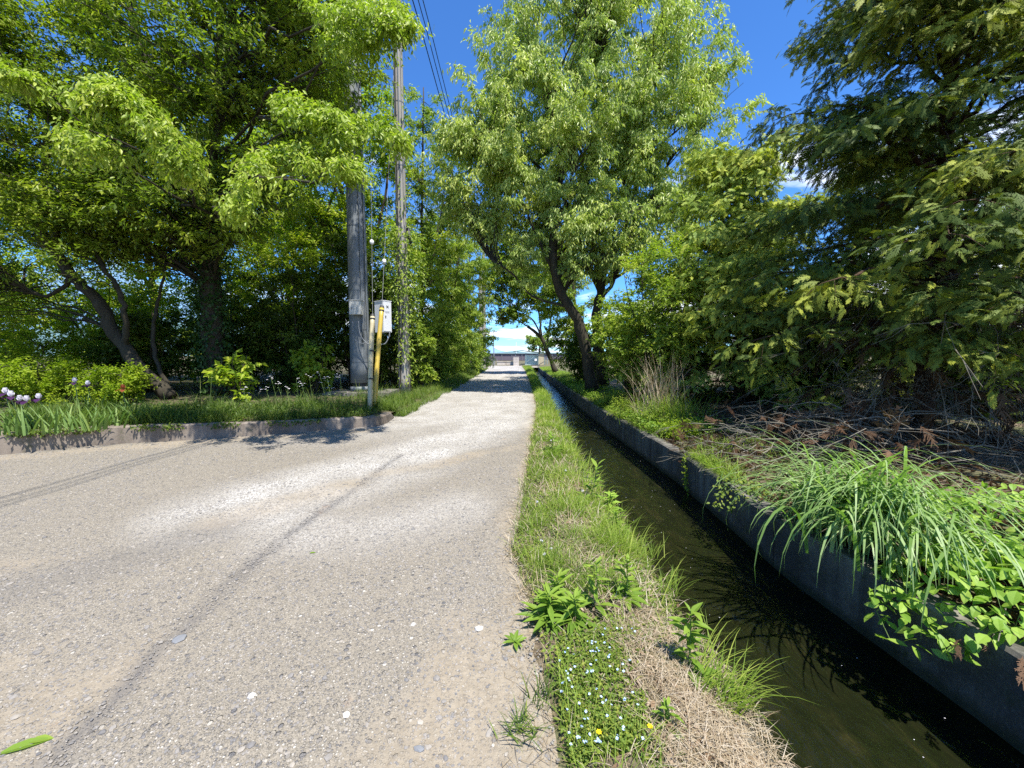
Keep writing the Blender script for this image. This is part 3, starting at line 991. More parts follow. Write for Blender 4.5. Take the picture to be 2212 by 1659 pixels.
class Tree:
    def __init__(self):
        self.wood, self.leaf = MB(), MB()
        self.sp, self.sr, self.st = [], [], []

    def stem(self, pts, r0, r1, n=8, sides=8, flare=1.25, wob=.02):
        P = spline(pts, n)
        P[1:-1] += rnd(len(P) - 2) * wob * np.array([1, 1, .3])
        r = np.linspace(r0, r1, len(P))
        r[0] *= flare
        r[1] *= 1 + (flare - 1) * .4
        self.wood.tube(P, r * (1 + .06 * rng.randn(len(P))), sides)
        self.sp.append(P)
        self.sr.append(r)
        self.st.append(nrm(np.gradient(P, axis=0)))
        return P

    def limbs(self, targets, r=.035, rise=.45, skip=2, wob=.05, out=.9, end_up=0.0, keep=True, minr=.006, n=9):
        SP = np.concatenate([p[skip:] for p in self.sp])
        SR = np.concatenate([p[skip:] for p in self.sr])
        ST = np.concatenate([p[skip:] for p in self.st])
        res = []
        for t in targets:
            dv = t - SP
            hd = np.linalg.norm(dv[:, :2], axis=1)
            cost = np.linalg.norm(dv, axis=1) + 2.5 * np.maximum(0, rise * hd - dv[:, 2]) + rng.rand(len(SP)) * .6
            i = int(cost.argmin())
            L = max(np.linalg.norm(dv[i]), .05)
            d0 = nrm(ST[i] * .7 + dv[i] / L * .8 + np.array([0, 0, .25]))
            d1 = nrm(np.array([dv[i][0] / L, dv[i][1] / L, dv[i][2] / L * .5 + end_up]))
            P = hermite(SP[i], d0 * L * out, t, d1 * L * out, n)
            w = np.sin(np.linspace(0, math.pi, n))[:, None] * rnd(n) * wob * L * .35
            P = P + w
            r0 = min(SR[i] * .75, r * (.4 + .22 * L))
            rr = np.linspace(max(r0, minr), minr, n)
            self.wood.tube(P, rr, 5 if r0 > .03 else 4, cap=False)
            res.append(P)
        if keep:
            for P in res:
                self.sp.append(P)
                self.sr.append(np.linspace(.03, .01, len(P)))
                self.st.append(nrm(np.gradient(P, axis=0)))
        return res

    def foliate(self, paths, twigs=10, tl=(.4, .9), nl=18, L=(.09, .14), W=.34, droop=.25, hang=.3, up=.9, start=.35, twr=.0035,
                tint=(.5, .2), spread=.05, kind='rhomb', fold=.3, curl=.15, drawn=.6, flat=.6, dirbias=None, jitter=.9):
        Pn = np.array(paths)                                   # (B,K,3)
        B, K, _ = Pn.shape
        n = B * twigs
        bi = np.repeat(np.arange(B), twigs)
        t = start + (1 - start) * rng.rand(n) ** .8
        t[::twigs] = 1.0
        f = t * (K - 1)
        i0 = np.minimum(f.astype(int), K - 2)
        fr = (f - i0)[:, None]
        p0 = Pn[bi, i0] * (1 - fr) + Pn[bi, i0 + 1] * fr
        tan = nrm(Pn[bi, i0 + 1] - Pn[bi, i0])
        d = rng.randn(n, 3) * np.array([1, 1, flat])
        d = nrm(nrm(d) * jitter + tan * .75 + np.array([0, 0, .12]) + (0 if dirbias is None else np.array(dirbias)))
        ln = (tl[0] + (tl[1] - tl[0]) * rng.rand(n)) * (1.1 - .4 * t)
        KT = 5
        s = np.linspace(0, 1, KT)[None, :, None]
        T = p0[:, None] + d[:, None] * s * ln[:, None, None]
        T[:, :, 2] -= (s[:, :, 0] ** 2) * (droop * ln)[:, None]
        ct = np.clip(tint[0] + tint[1] * rng.randn(B)[bi] * .7 + tint[1] * .5 * rng.randn(n), 0, 1)
        dr = rng.rand(n) < drawn
        self.wood.tubes(T[dr], np.linspace(twr, twr * .4, KT)[None] * np.ones((dr.sum(), 1)), 3)
        # leaves
        m = n * nl
        ti = np.repeat(np.arange(n), nl)
        u = np.tile((np.arange(nl) + .5) / nl, n) * .9 + .1 * rng.rand(m)
        ff = u * (KT - 1)
        j0 = np.minimum(ff.astype(int), KT - 2)
        fj = (ff - j0)[:, None]
        q = T[ti, j0] * (1 - fj) + T[ti, j0 + 1] * fj
        tt = nrm(T[ti, j0 + 1] - T[ti, j0])
        side = nrm(np.cross(tt, np.array([0, 0, 1.0]) + .3 * rnd(m)))
        sg = np.where(rng.rand(m) < .5, 1, -1)[:, None]
        ld = nrm(tt * .55 + side * sg * .8 + rnd(m) * .35 + np.array([0, 0, -hang]))
        q = q + rnd(m) * spread
        nm = nrm(np.array([0, 0, up]) + rnd(m) * .45 + tt * .1)
        LL = L[0] + (L[1] - L[0]) * rng.rand(m)
        tn = np.clip(ct[ti] + .16 * rng.randn(m), 0, 1)
        self.leaf.leaves(q, ld, nm, LL, LL * W, tn, fold, curl, kind)

    def finish(self, name, label, cat, base, wood='bark', leaf='leaf_ivytree', group=None, wname='trunk', lname='crown'):
        r = thing(name, label, cat, base, group)
        self.wood.build(wname, M[wood], origin=base, parent=r, smooth=True)
        if self.leaf.nv:
            self.leaf.build(lname, M[leaf], origin=base, parent=r)
        return r


def ivy_on(b, paths, radii, n, L=(.05, .09), out=(.0, .14), tint=.4, hang=.8):
    """climbing leaves round a stem"""
    P = np.concatenate(paths)
    r = np.concatenate(radii)
    i = rng.randint(0, len(P), n)
    a = rng.rand(n) * 6.283
    d = np.stack([np.cos(a), np.sin(a), np.zeros(n)], 1)
    q = P[i] + rnd(n) * np.array([.02, .02, .25]) + d * (r[i] + out[0] + (out[1] - out[0]) * rng.rand(n) ** 1.7)[:, None]
    LL = L[0] + (L[1] - L[0]) * rng.rand(n)
    b.leaves(q, nrm(d * .5 + rnd(n) * .5 + np.array([0, 0, -hang])), nrm(d + rnd(n) * .5 + np.array([0, 0, .5])), LL, LL * .85, np.clip(tint + .2 * rng.randn(n), 0, 1), .2, .1)


def V(*a):
    return np.array(a, float)


def ivy_tree():
    t = Tree()
    b = V(-8.9, 11.6, .45)
    main = t.stem([b, V(-8.95, 11.6, 2.5), V(-8.85, 11.5, 4.6), V(-8.75, 11.4, 6.3)], .30, .22, 8, 10)
    t.stem([main[-3], V(-8.2, 11.2, 8.2), V(-7.7, 10.8, 10.2), V(-7.2, 10.6, 13)], .16, .05)
    t.stem([main[-3], V(-9.5, 11.3, 8.0), V(-10.2, 11.2, 10), V(-10.6, 11, 13)], .15, .05)
    t.stem([main[-6], V(-7.9, 10.6, 6.6), V(-6.9, 9.8, 8.4), V(-6.2, 9.2, 10.4)], .11, .03)
    t.stem([main[-8], V(-9.9, 11.0, 5.4), V(-11.2, 10.3, 7.0), V(-12.4, 9.8, 8.4)], .11, .03)
    E = [((-8.3, 11.0, 11.0), (5.6, 4.0, 4.8), 3), ((-11.2, 10.2, 8.8), (3.4, 2.8, 2.4), 1.2), ((-5.4, 9.8, 9.3), (2.6, 2.6, 2.6), 1.0), ((-9.2, 11.6, 6.6), (3.2, 2.4, 1.5), .8), ((-4.2, 9.4, 11.2), (2.0, 2.4, 2.0), .5), ((-7.6, 9.6, 5.9), (3.4, 1.3, 1.5), .9), ((-10.6, 9.6, 5.6), (2.6, 1.4, 1.6), .6)]
    P = t.limbs(in_ellipsoids(46, E, .45, .25), .05, .5, 10)
    Q = t.limbs(in_ellipsoids(560, E, .5, .30, 1.5, 4), .022, .3, 10, keep=False)
    t.foliate(Q, 11, (.5, 1.1), 20, (.10, .16), .38, .22, .35, .9, tint=(.42, .2))
    r = t.finish('ivy_tree', 'tall leafy tree with a thick upright ivy covered trunk on the left verge', 'tree', b)
    iv = MB()
    ivy_on(iv, [main], [np.full(len(main), .30)], 5200, (.06, .11), (.0, .26), .35)
    iv.build('ivy', M['leaf_ivy'], origin=b, parent=r)
    # the sunlit limbs that reach out towards the road
    wood = t
    s = Tree()
    s.sp, s.sr, s.st = t.sp[:], t.sr[:], t.st[:]
    groups, paths = [], []
    def spray(spec, n, Y, sp):
        c = np.mean(np.array(spec, float), axis=0)
        s.limbs([at(c[0] + rng.randn() * 6, c[1] + 5, Y + .25)], .03, .05, 14, out=.8, wob=.08)
        near = Tree()
        near.wood = s.wood
        near.sp, near.sr, near.st = [s.sp[-1][4:]], [s.sr[-1][4:]], [s.st[-1][4:]]
        near.limbs([at(*q, Y) for q in spec], .014, -.2, 0, out=.7, wob=.05)
        for _ in range(n):
            k = rng.randint(len(spec) - 1)
            f = rng.rand()
            q = np.array(spec[k]) * (1 - f) + np.array(spec[k + 1]) * f
            groups.append(at(q[0] + rng.randn() * sp, q[1] + rng.randn() * sp * .55, Y + rng.randn() * .35))
        paths.extend(near.limbs(groups, .008, -.2, 0, keep=False, out=.6, wob=.05))
        groups.clear()
    spray([(160, 200), (230, 185), (285, 215), (330, 265)], 26, 5.7, 13)
    spray([(330, 265), (375, 320), (410, 380)], 14, 5.7, 12)
    spray([(150, 290), (220, 320), (290, 320)], 9, 5.8, 12)
    spray([(560, 250), (630, 225), (700, 250), (745, 285)], 22, 6.0, 12)
    spray([(530, 370), (590, 335), (690, 335), (770, 375)], 28, 5.9, 12)
    spray([(520, 400), (515, 450)], 6, 5.9, 9)
    spray([(770, 270), (830, 290), (855, 300)], 12, 6.3, 9)
    spray([(650, 30), (780, 15), (850, 50), (890, 75)], 32, 7.0, 15)
    spray([(720, 75), (800, 90)], 11, 7.0, 13)
    spray([(-10, 150), (40, 165), (80, 190)], 8, 6.0, 9)
    spray([(830, 10), (850, 40), (870, 20)], 14, 7.2, 12)
    s.foliate(paths, 10, (.16, .40), 15, (.07, .115), .34, .6, .55, .9, start=.45, tint=(.5, .2), kind='oval', fold=.3, curl=.22, flat=.35, jitter=.8, drawn=.8)
    s.wood.build('limb', M['bark'], origin=b, parent=r, smooth=True)
    s.leaf.build('hanging_spray', M['leaf_sunlit'], origin=b, parent=r)


def leaning_tree():
    t = Tree()
    b = V(-9.3, 10.4, .45)
    pts = [b, at(255, 735, 10.4), at(215, 655, 10.3), at(150, 590, 10.1), at(85, 490, 9.9), at(10, 380, 9.6)]
    A = t.stem(pts, .17, .09, 8, 8)
    t.stem([A[26], at(120, 520, 9.9), at(112, 440, 9.7), at(95, 330, 9.5)], .10, .04)
    t.stem([A[6], at(272, 690, 10.2), at(252, 620, 10.1), at(215, 560, 10.0), at(190, 480, 9.9), at(150, 400, 9.7)], .075, .03)
    t.stem([A[20], at(100, 640, 10.0), at(20, 600, 9.7)], .06, .03)
    t.stem([b, at(330, 740, 10.8), at(345, 640, 11), at(360, 560, 11)], .06, .025)
    E = [((-12.6, 9.8, 7.2), (3.2, 2.8, 3.0), 3), ((-11.6, 9.6, 4.4), (2.2, 2.0, 1.4), 1.2), ((-10.4, 10.2, 6.0), (1.8, 1.6, 1.6), .6), ((-12.6, 9.4, 5.0), (3.2, 1.8, 1.7), 1.2), ((-14.5, 9.5, 3.8), (2.4, 1.8, 1.5), .7)]
    t.limbs(in_ellipsoids(26, E, .4), .04, .2, 10)
    Q = t.limbs(in_ellipsoids(290, E, .45, .26, 1.3, 8), .02, .2, 8, keep=False)
    t.foliate(Q, 10, (.45, .95), 17, (.08, .13), .36, .2, .3, .9, tint=(.45, .22))
    t.finish('leaning_tree', 'dark slender tree leaning left over the iris bed', 'tree', b, 'bark', 'leaf_ivytree')


def back_tree(x, y, h, rad, seed, label, leaf='leaf_back', n=150, low=.25):
    t = Tree()
    z = float(verge_z(x, y)[0])
    b = V(x, y, z)
    lean = rng.randn(2) * .5
    m = t.stem([b, b + V(lean[0] * .3, lean[1] * .3, h * .3), b + V(lean[0], lean[1], h * .62), b + V(lean[0] * 1.2, lean[1] * 1.2, h * .92)], .16, .03)
    t.stem([m[8], m[8] + V(rad * .35, -.3, h * .22), m[8] + V(rad * .55, -.2, h * .5)], .08, .03)
    t.stem([m[7], m[7] + V(-rad * .4, .2, h * .25), m[7] + V(-rad * .6, .1, h * .5)], .08, .03)
    E = [((x + lean[0], y + lean[1], z + h * .66), (rad, rad * .8, h * .34), 3), ((x, y - .3, z + h * (low + .12)), (rad * .8, rad * .7, h * .18), 1.0)]
    t.limbs(in_ellipsoids(18, E, .4), .04, .4, 8)
    Q = t.limbs(in_ellipsoids(n, E, .5, .34, 1.8, seed), .02, .3, 8, keep=False, n=7)
    t.foliate(Q, 9, (.55, 1.2), 15, (.13, .19), .42, .15, .3, .9, tint=(.5, .22), drawn=.35)
    t.finish('broadleaf_tree', label, 'tree', b, 'bark_grey', leaf, 'broadleaf trees behind the left verge')


def shrub(x, y, h, rad, label, leaf, name='shrub', n=60, L=(.06, .10), W=.5, nl=15, tw=9, wood='bark_grey', z=None, group=None, stems=5, flat=.8, gap=0.0, tint=(.5, .2), squash=1.0, cat='shrub'):
    t = Tree()
    z = float(verge_z(x, y)[0]) if z is None else z
    b = V(x, y, z)
    for k in range(stems):
        a = k * 6.283 / stems + rng.rand()
        d = V(math.cos(a), math.sin(a), 0) * rad
        t.stem([b + d * .08, b + d * .25 + V(0, 0, h * .35), b + d * (.5 + .2 * rng.rand()) + V(0, 0, h * .8)], .012 + .012 * h * .5, .008, 6, 5, 1.1, .03)
    E = [((x, y, z + h * .56), (rad, rad * squash, h * .46), 3), ((x, y, z + h * .25), (rad * .9, rad * .9 * squash, h * .24), 1)]
    Q = t.limbs(in_ellipsoids(n, E, .5, gap, .8, int(abs(x * 7 + y))), .014, .2, 2, keep=False, n=6, minr=.004)
    t.foliate(Q, tw, (.18 * rad + .1, .32 * rad + .22), nl, L, W, .15, .2, .9, tint=tint, drawn=.3, spread=.03, flat=flat, twr=.003)
    return t.finish(name, label, cat, b, wood, leaf, group, wname='stem', lname='foliage')


ivy_tree()
leaning_tree()
for k, (x, y, h, rad, lab) in enumerate((
        (-15.5, 17.0, 13, 4.2, 'broad tree filling the gap behind the leaning trunk'),
        (-9.5, 18.0, 15, 4.2, 'tall tree rising behind the ivy covered trunk'),
        (-21, 15.0, 11, 4.4, 'leafy tree at the left end of the row behind the irises'),
        (-13.2, 23.0, 16, 4.6, 'tallest tree of the back row, seen through the branches'),
        (-6.0, 17.5, 14, 3.0, 'tree standing behind the grey steel pole'))):
    back_tree(x, y, h, rad, 20 + k, lab, n=[210, 210, 190, 170, 170][k])

# dark undergrowth under the left trees
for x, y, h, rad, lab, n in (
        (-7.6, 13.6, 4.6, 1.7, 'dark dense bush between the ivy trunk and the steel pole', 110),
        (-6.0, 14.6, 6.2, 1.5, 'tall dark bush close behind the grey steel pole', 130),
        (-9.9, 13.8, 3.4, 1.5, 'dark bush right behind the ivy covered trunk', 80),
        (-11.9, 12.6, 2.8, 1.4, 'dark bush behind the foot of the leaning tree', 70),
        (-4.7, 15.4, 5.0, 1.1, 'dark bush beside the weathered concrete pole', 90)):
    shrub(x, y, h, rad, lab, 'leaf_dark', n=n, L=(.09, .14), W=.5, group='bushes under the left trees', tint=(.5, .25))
for x, y, h, rad, lab, n in (
        (-11.6, 9.3, 1.25, 1.0, 'bright yellow green shrub at the left edge behind the irises', 75),
        (-9.8, 9.4, .95, .75, 'small yellow green shrub right of the brighter one', 50),
        (-13.6, 10.4, 2.0, 1.3, 'rounded yellow green shrub furthest left under the leaning tree', 75)):
    shrub(x, y, h, rad, lab, 'leaf_yellow', n=n, L=(.05, .085), W=.55, group='shrubs behind the iris bed')
for x, y, h, rad, lab, n in (
        (-13.8, 13.2, 4.6, 1.9, 'green bush between the leaning trunk and the trees behind', 110),
        (-17.0, 12.0, 5.2, 2.2, 'large green bush at the left edge above the yellow green shrubs', 120),
        (-11.0, 15.2, 5.4, 1.9, 'tall green bush in the gap left of the ivy covered trunk', 110),
        (-20.5, 13.5, 6.0, 2.6, 'green bush deepest in the left corner of the thicket', 100),
        (-8.6, 16.0, 6.4, 1.8, 'tall green bush seen between the ivy trunk and the steel pole', 110)):
    shrub(x, y, h, rad, lab, 'leaf_back', n=n, L=(.09, .14), W=.5, group='green bushes behind the left verge', tint=(.55, .22))
for k, (x, y, h, rad, lab) in enumerate((
        (-6.8, 18.6, 4.2, 2.2, 'shaded bush in the back thicket behind the steel pole'), (-10.6, 19.2, 4.2, 2.4, 'shaded bush in the back thicket behind the ivy covered trunk'),
        (-14.6, 19.6, 4.2, 2.5, 'shaded bush in the back thicket behind the leaning tree'), (-19.0, 18.6, 4.4, 2.7, 'shaded bush in the back thicket toward the left edge'),
        (-23.6, 16.6, 4.6, 2.8, 'shaded bush at the left end of the back thicket'))):
    shrub(x, y, h, rad, lab, 'leaf_row' if k > 1 else 'leaf_dark', n=90, L=(.14, .20), W=.5, tw=8, nl=13, group='bushes of the back thicket', tint=(.4, .25))
shrub(-7.4, 10.2, 1.5, .55, 'broad leaved sapling growing at the foot of the ivy trunk', 'leaf_back', n=16, L=(.14, .22), W=.6, nl=7, tw=4, name='sapling')
shrub(-6.3, 12.3, 1.7, .6, 'large leaved young shrub left of the grey steel pole', 'leaf_back', n=24, L=(.13, .19), W=.7, nl=8, tw=5, name='sapling')

# the row along the left of the road
for k, (x, y, h, rad, n, lab) in enumerate((
        (-4.5, 19.0, 14.5, 2.2, 190, 'slim tall tree just past the concrete pole on the left'),
        (-4.4, 23.5, 11.0, 2.1, 160, 'second tree past the concrete pole along the road'),
        (-4.3, 29.0, 11.5, 2.7, 190, 'middle tree of the row along the left of the road'),
        (-4.2, 36.0, 12.0, 3.0, 190, 'farthest tree of the row by the twin poles'))):
    t = Tree()
    b = V(x, y, .35)
    m = t.stem([b, b + V(.1, 0, h * .3), b + V(.2, .1, h * .6), b + V(.35, 0, h * .95)], .13, .025)
    t.stem([m[6], m[6] + V(.8, -.2, h * .2), m[6] + V(1.2, 0, h * .4)], .06, .02)
    E = [((x + .3, y, h * .66), (rad, rad, h * .33), 2.2), ((x + .1, y, h * .25), (rad * .95, rad * 1.1, h * .26), 1.6)]
    t.limbs(in_ellipsoids(14, E, .4), .04, .4, 6)
    Q = t.limbs(in_ellipsoids(n, E, .55, .22, 1.1, 30 + k), .02, .25, 4, keep=False, n=7)
    t.foliate(Q, 9, (.4, .9), 17, (.12 + .012 * k, .18 + .012 * k), .38, .4, .6, .8, tint=(.5, .22), drawn=.3)
    t.finish('roadside_tree', lab, 'tree', b, 'bark_grey', 'leaf_row', 'trees along the left of the road')
for x, y, h, rad, lab in ((-3.9, 16.3, 2.6, .75, 'bush at the foot of the concrete pole on the road side'), (-4.1, 20.5, 3.2, .9, 'bush on the road edge past the concrete pole'),
                          (-4.2, 25.5, 3.2, 1.0, 'roadside bush below the middle tree of the left row'), (-4.4, 31.5, 3.0, 1.0, 'farthest roadside bush on the left')):
    shrub(x, y, h, rad, lab, 'leaf_row', n=70, L=(.10, .16), W=.45, z=.2, group='bushes along the left of the road')


# ---- right bank, centre
def centre_tree():
    t = Tree()
    b = V(3.35, 16.0, .2)
    A = t.stem([b, at(1253, 706, 15.8), at(1203, 610, 15.6), at(1196, 480, 15.6), at(1212, 350, 15.7), at(1195, 230, 15.8)], .24, .10, 8, 9)
    c = V(4.1, 17.2, .25)
    B = t.stem([c, at(1290, 700, 17.2), at(1298, 620, 17.2)], .24, .19, 6, 9)
    def up(p, *pts, r=.10, r1=.035):
        return t.stem([p] + [at(*q) for q in pts], r, r1, 7, 6)
    up(B[-2], (1262, 560, 17), (1240, 470, 16.8), (1180, 380, 16.6), (1100, 300, 16.4), r=.09)
    up(B[-1], (1315, 540, 17.2), (1322, 440, 17.1), (1300, 300, 17.0), (1290, 150, 17), r=.12)
    up(B[-1], (1345, 560, 17.2), (1352, 470, 17.3), (1390, 360, 17.3), (1440, 240, 17.2), r=.12)
    up(B[-3], (1330, 600, 17.6), (1368, 500, 17.6), (1345, 380, 17.6), (1380, 200, 17.6), r=.10)
    up(B[-2], (1285, 560, 16.9), (1280, 450, 16.7), (1255, 330, 16.6), (1250, 200, 16.5), r=.10)
    up(B[-1], (1385, 560, 17.3), (1440, 480, 17.4), (1500, 400, 17.4), r=.08)
    up(B[-2], (1300, 540, 16.6), (1340, 430, 16.4), (1410, 330, 16.2), (1500, 250, 16.2), r=.08)
    up(B[-1], (1325, 580, 17), (1380, 480, 16.8), (1420, 400, 16.7), (1455, 330, 16.6), r=.06)
    up(B[-2], (1280, 590, 17.4), (1225, 500, 17.6), (1165, 440, 17.8), (1110, 400, 18), r=.07)
    up(B[-1], (1300, 560, 17.5), (1270, 440, 17.8), (1225, 330, 18), (1180, 230, 18), r=.07)
    up(B[-1], (1310, 560, 17.0), (1335, 450, 16.8), (1365, 330, 16.6), (1400, 200, 16.5), r=.07)
    up(A[14], (1165, 520, 15.5), (1120, 420, 15.4), (1060, 330, 15.2), r=.07)
    up(A[10], (1150, 640, 15.4), (1105, 590, 15.2), (1060, 560, 15), r=.05)
    up(A[18], (1215, 460, 15.4), (1235, 380, 15.2), r=.05)
    E = [((3.4, 16.6, 13.6), (5.2, 3.8, 6.4), 4.2), ((1.7, 16.0, 10.6), (4.6, 3.2, 3.2), 1.8), ((6.3, 16.6, 10.4), (3.9, 3.0, 3.6), 1.7),
         ((-1.2, 15.8, 8.8), (2.0, 1.9, 2.7), .9), ((1.7, 15.6, 6.8), (2.9, 2.0, 1.7), .6), ((6.0, 15.6, 6.6), (2.6, 1.8, 1.6), .5)]
    t.limbs(in_ellipsoids(70, E, .45), .035, .75, 12)
    Q = t.limbs(in_ellipsoids(640, E, .55, .20, 1.4, 3), .02, .6, 12, keep=False, end_up=-.1)
    t.foliate(Q, 12, (.5, 1.15), 20, (.16, .23), .30, .55, 1.1, .5, tint=(.58, .22), drawn=.6, spread=.06, fold=.35)
    E2 = [((2.4, 15.4, 5.6), (2.6, 1.6, 1.2), 1), ((.6, 15.2, 5.2), (1.3, 1.2, .9), .5)]
    Q = t.limbs(in_ellipsoids(36, E2, .5), .02, .2, 6, keep=False)
    t.foliate(Q, 9, (.4, .9), 16, (.14, .2), .3, .5, .8, .6, tint=(.35, .2), drawn=.5)
    t.finish('vase_shaped_tree', 'tall drooping leaved tree with many upswept stems right of the canal', 'tree', b, 'bark', 'leaf_centre')


centre_tree()


def arching_tree():
    t = Tree()
    b = V(3.75, 33.0, .2)
    A = t.stem([b, at(1183, 760, 33), at(1168, 728, 33), at(1140, 705, 33)], .22, .12, 6, 8)
    t.stem([A[8], at(1150, 690, 32.6), at(1110, 672, 32)], .09, .04)
    t.stem([A[10], at(1165, 680, 33), at(1150, 620, 33)], .11, .04)
    t.stem([A[6], at(1190, 690, 33.4), at(1200, 600, 33.6)], .11, .04)
    t.stem([A[-1], at(1110, 690, 32), at(1082, 690, 31.6)], .05, .03)
    E = [((2.4, 33, 9.0), (3.8, 3.2, 4.2), 3), ((-.4, 32.4, 8.2), (2.6, 1.8, 2.4), 1.4), ((-1.6, 31.6, 10.8), (2.0, 1.6, 2.6), .8), ((.0, 32.2, 5.0), (1.7, 1.2, .6), .4)]
    Q = t.limbs(in_ellipsoids(270, E, .5, .24, 1.5, 5), .03, .2, 5, keep=False)
    t.foliate(Q, 9, (.5, 1.1), 16, (.2, .3), .42, .2, .4, .9, tint=(.45, .25), drawn=.4)
    t.finish('arching_tree', 'dark tree at the far bend arching left over the end of the road', 'tree', b, 'bark', 'leaf_row')
    t = Tree()
    b = V(4.6, 25.0, .25)
    A = t.stem([b, V(4.3, 25, 3), V(3.9, 24.8, 6), V(3.6, 24.6, 9)], .15, .04)
    E = [((3.2, 24.8, 6.2), (2.4, 2.2, 3.2), 2), ((3.9, 24.6, 2.6), (1.6, 1.6, 1.8), 1.2)]
    Q = t.limbs(in_ellipsoids(120, E, .5, .25, 1.2, 6), .025, .2, 3, keep=False)
    t.foliate(Q, 9, (.4, .9), 16, (.16, .24), .4, .2, .4, .9, tint=(.4, .25), drawn=.4)
    t.finish('bankside_tree', 'bushy tree on the right bank between the tall tree and the far bend', 'tree', b, 'bark', 'leaf_row')


arching_tree()
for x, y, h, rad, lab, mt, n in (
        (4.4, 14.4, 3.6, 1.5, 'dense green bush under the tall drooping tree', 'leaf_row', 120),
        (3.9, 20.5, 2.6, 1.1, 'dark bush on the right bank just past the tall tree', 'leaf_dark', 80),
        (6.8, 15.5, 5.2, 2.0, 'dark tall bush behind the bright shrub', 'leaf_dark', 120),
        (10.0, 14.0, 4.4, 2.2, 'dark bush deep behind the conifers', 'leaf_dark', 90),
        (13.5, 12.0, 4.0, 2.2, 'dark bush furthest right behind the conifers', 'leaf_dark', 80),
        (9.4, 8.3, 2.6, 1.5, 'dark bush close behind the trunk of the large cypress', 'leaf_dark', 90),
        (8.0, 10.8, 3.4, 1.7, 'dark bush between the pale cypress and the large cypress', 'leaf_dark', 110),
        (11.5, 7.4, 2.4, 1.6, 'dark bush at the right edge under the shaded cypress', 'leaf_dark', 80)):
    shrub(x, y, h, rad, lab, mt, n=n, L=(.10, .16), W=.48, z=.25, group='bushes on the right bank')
shrub(3.95, 10.9, 4.6, 1.5, 'bright green deciduous shrub over the canal wall beside the conifers', 'leaf_shrub', n=130, L=(.07, .12), W=.42, z=.2, gap=.22, nl=16, tw=11, name='deciduous_shrub')
shrub(13.5, 17.5, 2.2, 2.2, 'sunlit yellow shrub seen through the conifers', 'leaf_yellow', n=70, L=(.09, .14), W=.5, z=.3)
shrub(18.5, 15.5, 2.4, 2.6, 'sunlit pale shrub at the far right beyond the conifers', 'leaf_yellow', n=70, L=(.09, .14), W=.5, z=.3)


# ---- conifers
def frond(detail=1):
    """one flat lacy spray of unit length lying in the local xy plane: quads (verts V,3; faces)"""
    vs, fs = [], []
    def strip(a, b, w0, w1):
        a, b = np.array(a, float), np.array(b, float)
        d = b - a
        s = np.array([-d[1], d[0]]) / (np.linalg.norm(d) + 1e-9)
        k = len(vs)
        for q in (a - s * w0, a + s * w0, b + s * w1, b - s * w1):
            vs.append((q[0], q[1], 0.02 * rng.randn()))
        fs.append([k, k + 1, k + 2, k + 3])
    strip((0, 0), (1, 0), .014, .010)
    n = 8 if detail else 7
    for k in range(n):
        for sg in (-1, 1):
            x = .05 + .9 * (k + .5 * (sg > 0) + .25 * rng.rand()) / n
            L = (.50 * (1 - x) ** .6 + .08) * (.55 + .65 * rng.rand())
            a = sg * R(38 + 12 * rng.randn())
            e = (x + L * math.cos(a), L * math.sin(a))
            strip((x, 0), e, .026 if detail else .034, .012)
            if detail:
                m = 2 + int(L / .16)
                for j in range(m):
                    u = .3 + .65 * j / m
                    p = (x + L * u * math.cos(a), L * u * math.sin(a))
                    s2 = 1 if j % 2 else -1
                    l2 = (.17 * (1.15 - u) + .05) * (.7 + .6 * rng.rand())
                    a2 = a + s2 * R(36 + 10 * rng.randn())
                    strip(p, (p[0] + l2 * math.cos(a2), p[1] + l2 * math.sin(a2)), .024, .010)
    return np.array(vs), np.array(fs)


FR = [frond(1) for _ in range(8)]
FR0 = [frond(0) for _ in range(6)]


def put_fronds(b, pos, d, up, L, tint, sag=.25, protos=None, wid=1.0):
    protos = protos or FR
    N = len(pos)
    pick = rng.randint(0, len(protos), N)
    d = nrm(d)
    s = nrm(np.cross(up, d))
    n = np.cross(d, s)
    L = np.broadcast_to(np.asarray(L, float), (N,))
    for k, (pv, pf) in enumerate(protos):
        ii = np.where(pick == k)[0]
        if not len(ii):
            continue
        x, y = pv[:, 0][None, :, None], pv[:, 1][None, :, None] * wid
        q = pos[ii][:, None] + L[ii][:, None, None] * (x * d[ii][:, None] + y * s[ii][:, None] - (sag * x * x + .35 * y * y) * n[ii][:, None])
        q[:, :, 2] -= (L[ii][:, None] * sag * .5 * pv[:, 0][None] ** 2)
        f = (pf[None] + (np.arange(len(ii)) * len(pv))[:, None, None]).reshape(-1, 4)
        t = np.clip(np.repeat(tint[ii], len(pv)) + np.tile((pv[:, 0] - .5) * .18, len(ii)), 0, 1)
        b.add(q.reshape(-1, 3), f, t)


